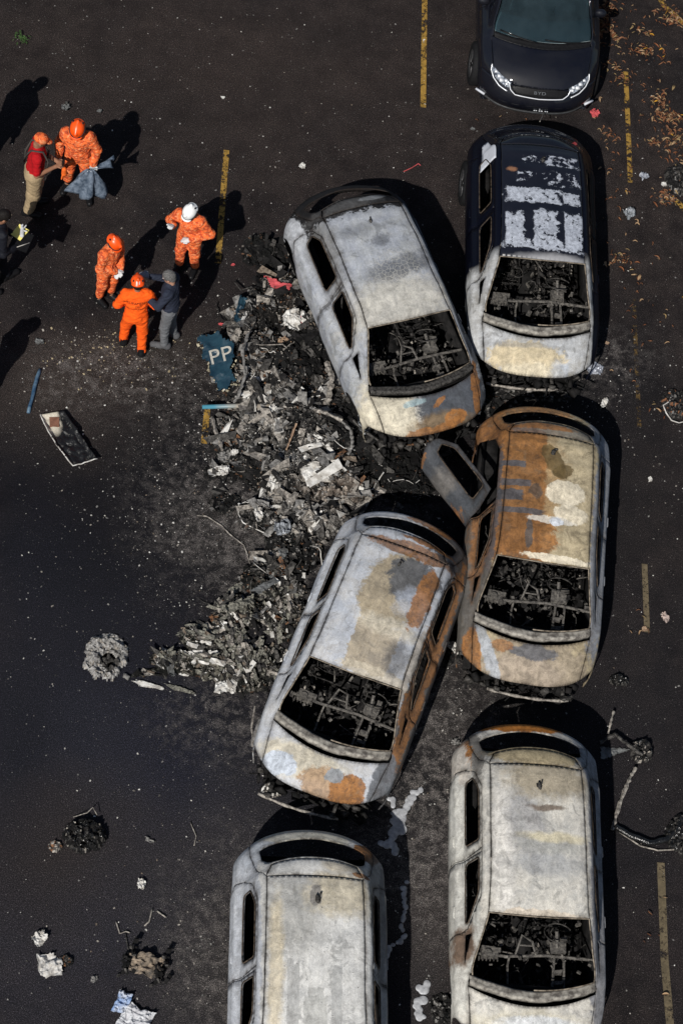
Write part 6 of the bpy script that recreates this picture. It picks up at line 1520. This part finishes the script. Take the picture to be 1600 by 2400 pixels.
def lump(name, label, cat, px, py, sx, sy, hz, mats, seed, ring=0.0, n=44, rz=0, wts=None, rough=1.0, z0=0.0):
    p = P(px, py); V = []; MI = []; r = random.Random(seed)
    xs = np.linspace(-1, 1, n); A, B = np.meshgrid(xs, xs, indexing='ij'); rr = np.hypot(A, B); ang_ = np.arctan2(B, A)
    edge = 1 - (.30 if not ring else .50) * fbm(np.cos(ang_) * 2 + seed, np.sin(ang_) * 2 + 3, seed, 3)
    sh = np.clip((edge - rr) / .22, 0, 1) ** .6
    wx = A * sx; wy = B * sy; i2_, cx_, cy_, e_ = cells(wx + 5, wy + 5, .07, seed); i3_, c3x, c3y, e3 = cells(wx + 5, wy + 5, .03, seed + 5)
    rd = lambda q, k: np.modf(q * k)[0] - .5
    prof = sh if not ring else sh * (1 - ring * np.exp(-(np.hypot(A - .12, B + .05) / (.46 + .3 * (fbm(np.cos(ang_) * 2.5 + 9, np.sin(ang_) * 2.5, 4, 3) - .5))) ** 4)) * (.45 + 1.1 * fbm(np.cos(ang_) * 1.8 + 3, np.sin(ang_) * 1.8 + seed, 14, 3))
    Zl = prof * hz * (.55 + .45 * fbm(wx * 7, wy * 7, seed, 3)) + sh * rough * (.03 * (i2_ - .5) + .06 * (rd(i2_, 37) * cx_ + rd(i2_, 91) * cy_) + .02 * (i3_ - .5) + .025 * (rd(i3_, 37) * c3x + rd(i3_, 91) * c3y))
    Rm = RZ(math.radians(rz)); keep_ = (rr < edge)
    V = [tuple(Rm @ Vector((float(wx[i, j]), float(wy[i, j]), max(float(Zl[i, j]), 0)))) for i in range(n) for j in range(n)]
    F = []; tot_ = wts or [1] * len(mats); bag = [i for i, w_ in enumerate(tot_) for _ in range(w_)]
    for i in range(n - 1):
        for j in range(n - 1):
            if keep_[i, j] and keep_[i + 1, j] and keep_[i, j + 1] and keep_[i + 1, j + 1]:
                F.append((i * n + j, (i + 1) * n + j, (i + 1) * n + j + 1, i * n + j + 1)); MI.append(len(mats) - 1 if ring and math.hypot(A[i, j] - .12, B[i, j] + .05) < .28 + .2 * (float(i2_[i, j]) - .3) else bag[int(i2_[i, j] * 997 + i3_[i, j] * 31) % len(bag)])
    V, F = prune(V, F)
    o = mesh_obj(name, V, F, mats, None, False, MI, loc=(p.x, p.y, z0)); tag(o, label, cat); return o
PALE = S_('pale crumbly ash', (.36, .35, .335), .95, c2=(.16, .155, .15), scale=30, bump=1.0)
lump('ash_ring', 'round pale ash ring of a burnt out tyre left of the wreckage tip', 'ash heap', 246, 1545, .38, .44, .12, [PALE, M['ash'], M['ashmetal'], M['char']], 3, ring=.9, wts=[6, 3, 2, 0], rough=1.9)
rod('ash_crumb', 'small grey ash crumb between the ash ring and the wreckage tip', 'ash', [(290, 1583, .02), (303, 1590, .03)], .035, M['ash'], 7, 0)
GLOSS = S_('glossy charred lumps', (.02, .02, .02), .22, .3, c2=(.006, .006, .006), scale=20, bump=.7, spec=.7)
h_ = lump('charred_heap', 'black glossy charred heap at the lower left of the lot', 'charred heap', 198, 1962, .34, .27, .20, [GLOSS, M['soot'], M['char'], M['ashmetal']], 8, wts=[10, 5, 3, 1], rough=2.0)
rod('wire', 'thin wire looping over the black charred heap', 'wire', [(172, 1915, .03), (205, 1905, .12), (218, 1892, .14), (228, 1910, .08)], .006, M['ashmetal'], 5, 0)
for k in range(3): pass
lump('melted_tail', 'brown frayed tail of melted strands left of the black charred heap', 'charred heap', 130, 1985, .11, .10, .05, [M['rustmetal'], M['char'], M['ashmetal']], 12, n=20)
sheet('paper', 'tall white crumpled paper with burnt edges at the lower left', 'paper', tuple(P(116, 2250, 0)), .32, .50, 14, S_('white sooty paper', (.56, .55, .53), .85, c2=(.36, .34, .31), scale=14, bump=.5), .07, 26, 7, outline=[(-.95, -.9), (.8, -1), (1, -.1), (.1, .35), (-.9, .3)])
sheet('paper', 'smaller white crumpled head piece above the tall paper at lower left', 'paper', tuple(P(92, 2203, .02)), .22, .24, -10, M['white'], .06, 18, 17, outline=[(-.9, -.2), (-.4, .8), (.3, .95), (.95, .4), (.6, -.5), (0, -.9)])
lump('charred_tuft', 'burnt tuft of strands right of the tall white paper', 'charred scrap', 155, 2253, .12, .09, .05, [M['rustmetal'], M['soot'], M['char']], 13, n=20)
# burnt box
bx = empty('burnt_box', tuple(P(340, 2268)), math.radians(-14)); tag(bx, 'scorched tan and grey box shell on the asphalt at lower left', 'burnt box')
sheet('shell', None, None, (0, 0, .02), .46, .30, 6, S_('scorched box board', (.27, .215, .16), .85, c2=(.06, .055, .05), scale=9, bump=.5), .10, 20, 41, (0, 0), .006, [(-.95, -.8), (-1, .7), (-.2, 1), (.9, .85), (1, -.6), (.4, -1)], 1.0, parent=bx, fold=-.10)
for sd__ in (-.20, .21):
  q = MB(); r_ = random.Random(6)
  for k in range(30): q.box((sd__ + r_.gauss(0, .05), r_.gauss(0, .09), .04 + r_.random() * .09), (r_.uniform(.02, .08), r_.uniform(.01, .06), r_.uniform(.01, .05)), REU(r_.random() * 3, r_.random() * 3, r_.random() * 3), mi=r_.choice((0, 0, 1)))
  q.build('charred_rim', [M['soot'], M['char']], bx, False)
sheet('paper', 'crumpled white and blue printed paper at the bottom edge', 'paper', tuple(P(315, 2395, 0)), .36, .34, -22, S_('white creased paper', (.55, .56, .58), .8, c2=(.40, .40, .42), scale=8, bump=.4), .06, 22, 9)
sheet('paper', 'blue tinted folded paper above the bottom edge paper', 'paper', tuple(P(287, 2352, .03)), .16, .26, -18, S_('blue print paper', (.16, .26, .46), .7, c2=(.5, .52, .56), scale=6, bump=.3), .05, 16, 19)

# mangled frame and black hose at the right
mf = lump('mangled_metal', 'mangled charred metal knot right of the tail of the ivory car', 'wreckage', 1500, 1765, .20, .22, .14, [GLOSS, M['soot'], M['char'], M['ashmetal']], 21, wts=[3, 4, 4, 2], rough=2.0, n=30)
rod('bent_rail', 'jagged pale and black rail running from the ivory car to the mangled knot', 'metal rail', [(1405, 1740, .06), (1440, 1722, .12), (1470, 1745, .12), (1505, 1770, .14)], .035, M['char'])
rod('bent_rail', 'pale upright splinter at the left end of the jagged rail', 'metal splinter', [(1424, 1720, .06), (1430, 1695, .12), (1437, 1668, .10)], .022, M['ashmetal'])
sheet('sheet_metal', 'sooty grey triangular sheet under the jagged rail by the ivory car', 'sheet metal', tuple(P(1440, 1765, 0)), .50, .24, 10, GSHEET, .04, 20, 77, outline=[(-1, -.9), (-.7, .9), (1, .2)])
rod('bent_rail', 'ash grey bar slanting down from the mangled knot', 'metal bar', [(1488, 1800, .08), (1470, 1835, .08), (1452, 1880, .07), (1434, 1945, .04)], .030, M['ashmetal'])
rod('hose', 'thick black hose curving along the asphalt to the right edge', 'hose', [(1440, 1935, .04), (1470, 1955, .05), (1520, 1975, .05), (1560, 1968, .05), (1600, 1925, .05), (1625, 1890, .05)], .042, GLOSS, 10, 0)
rod('hose', 'thin grey edge strip following the black hose', 'trim', [(1450, 1950, .02), (1500, 1983, .02), (1540, 1993, .02), (1600, 1990, .02)], .012, M['ashmetal'], 6, 0)
lump('charred_heap', 'charred heap at the right edge by the end of the black hose', 'charred heap', 1595, 1960, .25, .35, .10, [GLOSS, M['soot'], M['char']], 24, rough=1.5, n=30)
lump('charred_heap', 'small black lump right of the nose of the rusty car', 'charred heap', 1448, 1598, .16, .12, .09, [GLOSS, M['soot'], M['char']], 25, rough=1.5, n=24)
lump('charred_heap', 'scorched leaf heap inside a pale hoop at the right edge', 'charred heap', 1580, 950, .28, .34, .10, [M['soot'], M['char'], LEAF[0], M['ash']], 27, wts=[8, 5, 2, 1], rough=1.2, n=36)
rod('hoop', 'pale bent wire hoop round the leaf heap at the right edge', 'wire hoop', [(1575, 935, .08), (1553, 950, .10), (1560, 968, .10), (1572, 985, .08), (1590, 991, .06), (1615, 985, .05)], .010, M['white'], 6, 0)
lump('charred_heap', 'black rubbish heap at the right edge beside the wrapper', 'charred heap', 1590, 425, .28, .40, .10, [M['soot'], M['char'], M['ash']], 28, wts=[8, 4, 1], rough=1.2, n=36)
lump('charred_heap', 'dark leafy clump above the tiny yellow line end', 'charred heap', 1562, 465, .18, .14, .06, [LEAF[0], M['soot'], M['char']], 29, n=24)
lump('charred_heap', 'crumbly ash heap in front of the nose of the ivory car, left side', 'charred heap', 1035, 2365, .20, .26, .03, [M['soot'], M['char2'], M['char'], M['ash']], 30, wts=[8, 5, 1, 1], rough=1.2, n=40)
lump('charred_heap', 'ash and melted bits under the front left of the silver tan car', 'charred heap', 640, 1850, .18, .14, .08, [M['ash'], M['char'], M['ashmetal'], M['white']], 32, rough=1.5, n=24)
lump('charred_heap', 'charred crumbs in front of the half burnt navy car', 'charred heap', 1240, 925, .75, .16, .10, [M['soot'], M['char'], M['ash']], 33, wts=[8, 4, 1], rough=1.2, n=44)
# ashes and wheel remains in front of the rusty car and the silver tan car
rod('bent_rail', 'loose twisted trim beside the front wheel of the silver tan car', 'trim', [(597, 1655, .5), (590, 1700, .45), (592, 1750, .4)], .012, M['ashmetal'], 6, 0)

# solidified runs of molten aluminium
ALU = S_('solidified aluminium', (.48, .49, .51), .5, .15, c2=(.30, .305, .32), scale=18, bump=.35)
def melt(label, pts):
    prims = []; r = random.Random(len(pts) * 7 + int(pts[0][0])); Q = [P(a, b) for a, b, w_ in pts]; Wd = [w_ for a, b, w_ in pts]
    o_ = Q[0].copy()
    for a, b, wa, wb in zip(Q[:-1], Q[1:], Wd[:-1], Wd[1:]):
        n = max(2, int((b - a).length / .035))
        for k in range(n):
            t = k / n; c = a.lerp(b, t) - o_; w_ = (wa + (wb - wa) * t) * 1.6; c += Vector((r.gauss(0, .30) * w_, r.gauss(0, .30) * w_, 0)); rad = w_ * r.uniform(.4, .8)
            prims.append(('ell', (c.x, c.y, .004), (rad, rad * r.uniform(.75, 1.2), .016), None, .010))
    V, F = sdf_mesh(prims, .0085); o = mesh_obj('melted_metal', V, F, ALU, loc=(o_.x, o_.y, 0)); tag(o, label, 'melted metal', 'runs of melted metal'); return o
melt('forked silvery run of melted metal between the silver tan car and the ivory car', [(982, 1850, .03), (968, 1862, .05), (955, 1885, .05), (945, 1905, .06), (925, 1925, .06), (935, 1950, .06), (915, 1960, .06), (905, 1980, .05), (885, 1982, .04)])
melt('left prong of the forked melted run near the hood of the silver tan car', [(915, 1872, .04), (925, 1890, .05), (930, 1905, .05), (942, 1922, .05)])
melt('small dripping blob below the forked melted run', [(920, 1970, .04), (925, 1985, .04), (922, 2005, .04)])
melt('long thin zigzag run of melted metal right of the chalk white car', [(950, 2070, .04), (943, 2085, .04), (945, 2110, .025), (948, 2140, .028), (940, 2165, .03), (948, 2195, .03), (938, 2212, .035), (918, 2220, .035), (900, 2238, .045), (897, 2247, .04)])
melt('melted metal run near the bottom edge left of the ivory car', [(1000, 2310, .04), (992, 2325, .05), (985, 2345, .05), (968, 2342, .05), (982, 2365, .045), (982, 2392, .05)])
melt('tiny melted bead beside the zigzag run', [(896, 2155, .03), (898, 2160, .03)])

# green sprig at the top left
sp = empty('weed', tuple(P(50, 98)), 0); tag(sp, 'small green sprig on the asphalt at the top left', 'plant')
GR = S_('weed green', (.05, .10, .03), .7); r_ = random.Random(4)
q = MB(); q.tube([(0, 0, .01), (-.02, .07, .05), (-.03, .15, .07)], .004, 5); q.tube([(0, 0, .01), (.08, .01, .05), (.14, .02, .05)], .004, 5); q.build('stem', GR, sp)
V = []; F = []
for k in range(46):
    x_ = r_.gauss(-.01, .05); y_ = r_.gauss(.04, .06); L = r_.uniform(.03, .07); a_ = r_.random() * 6.3; b = len(V); z_ = r_.uniform(.02, .08)
    V += [(x_, y_, z_), (x_ + math.cos(a_ + .5) * L * .4, y_ + math.sin(a_ + .5) * L * .4, z_ + .01), (x_ + math.cos(a_) * L, y_ + math.sin(a_) * L, z_ - .005), (x_ + math.cos(a_ - .5) * L * .4, y_ + math.sin(a_ - .5) * L * .4, z_ + .01)]; F.append((b, b + 1, b + 2, b + 3))
mesh_obj('leaf', V, F, GR, sp, False)
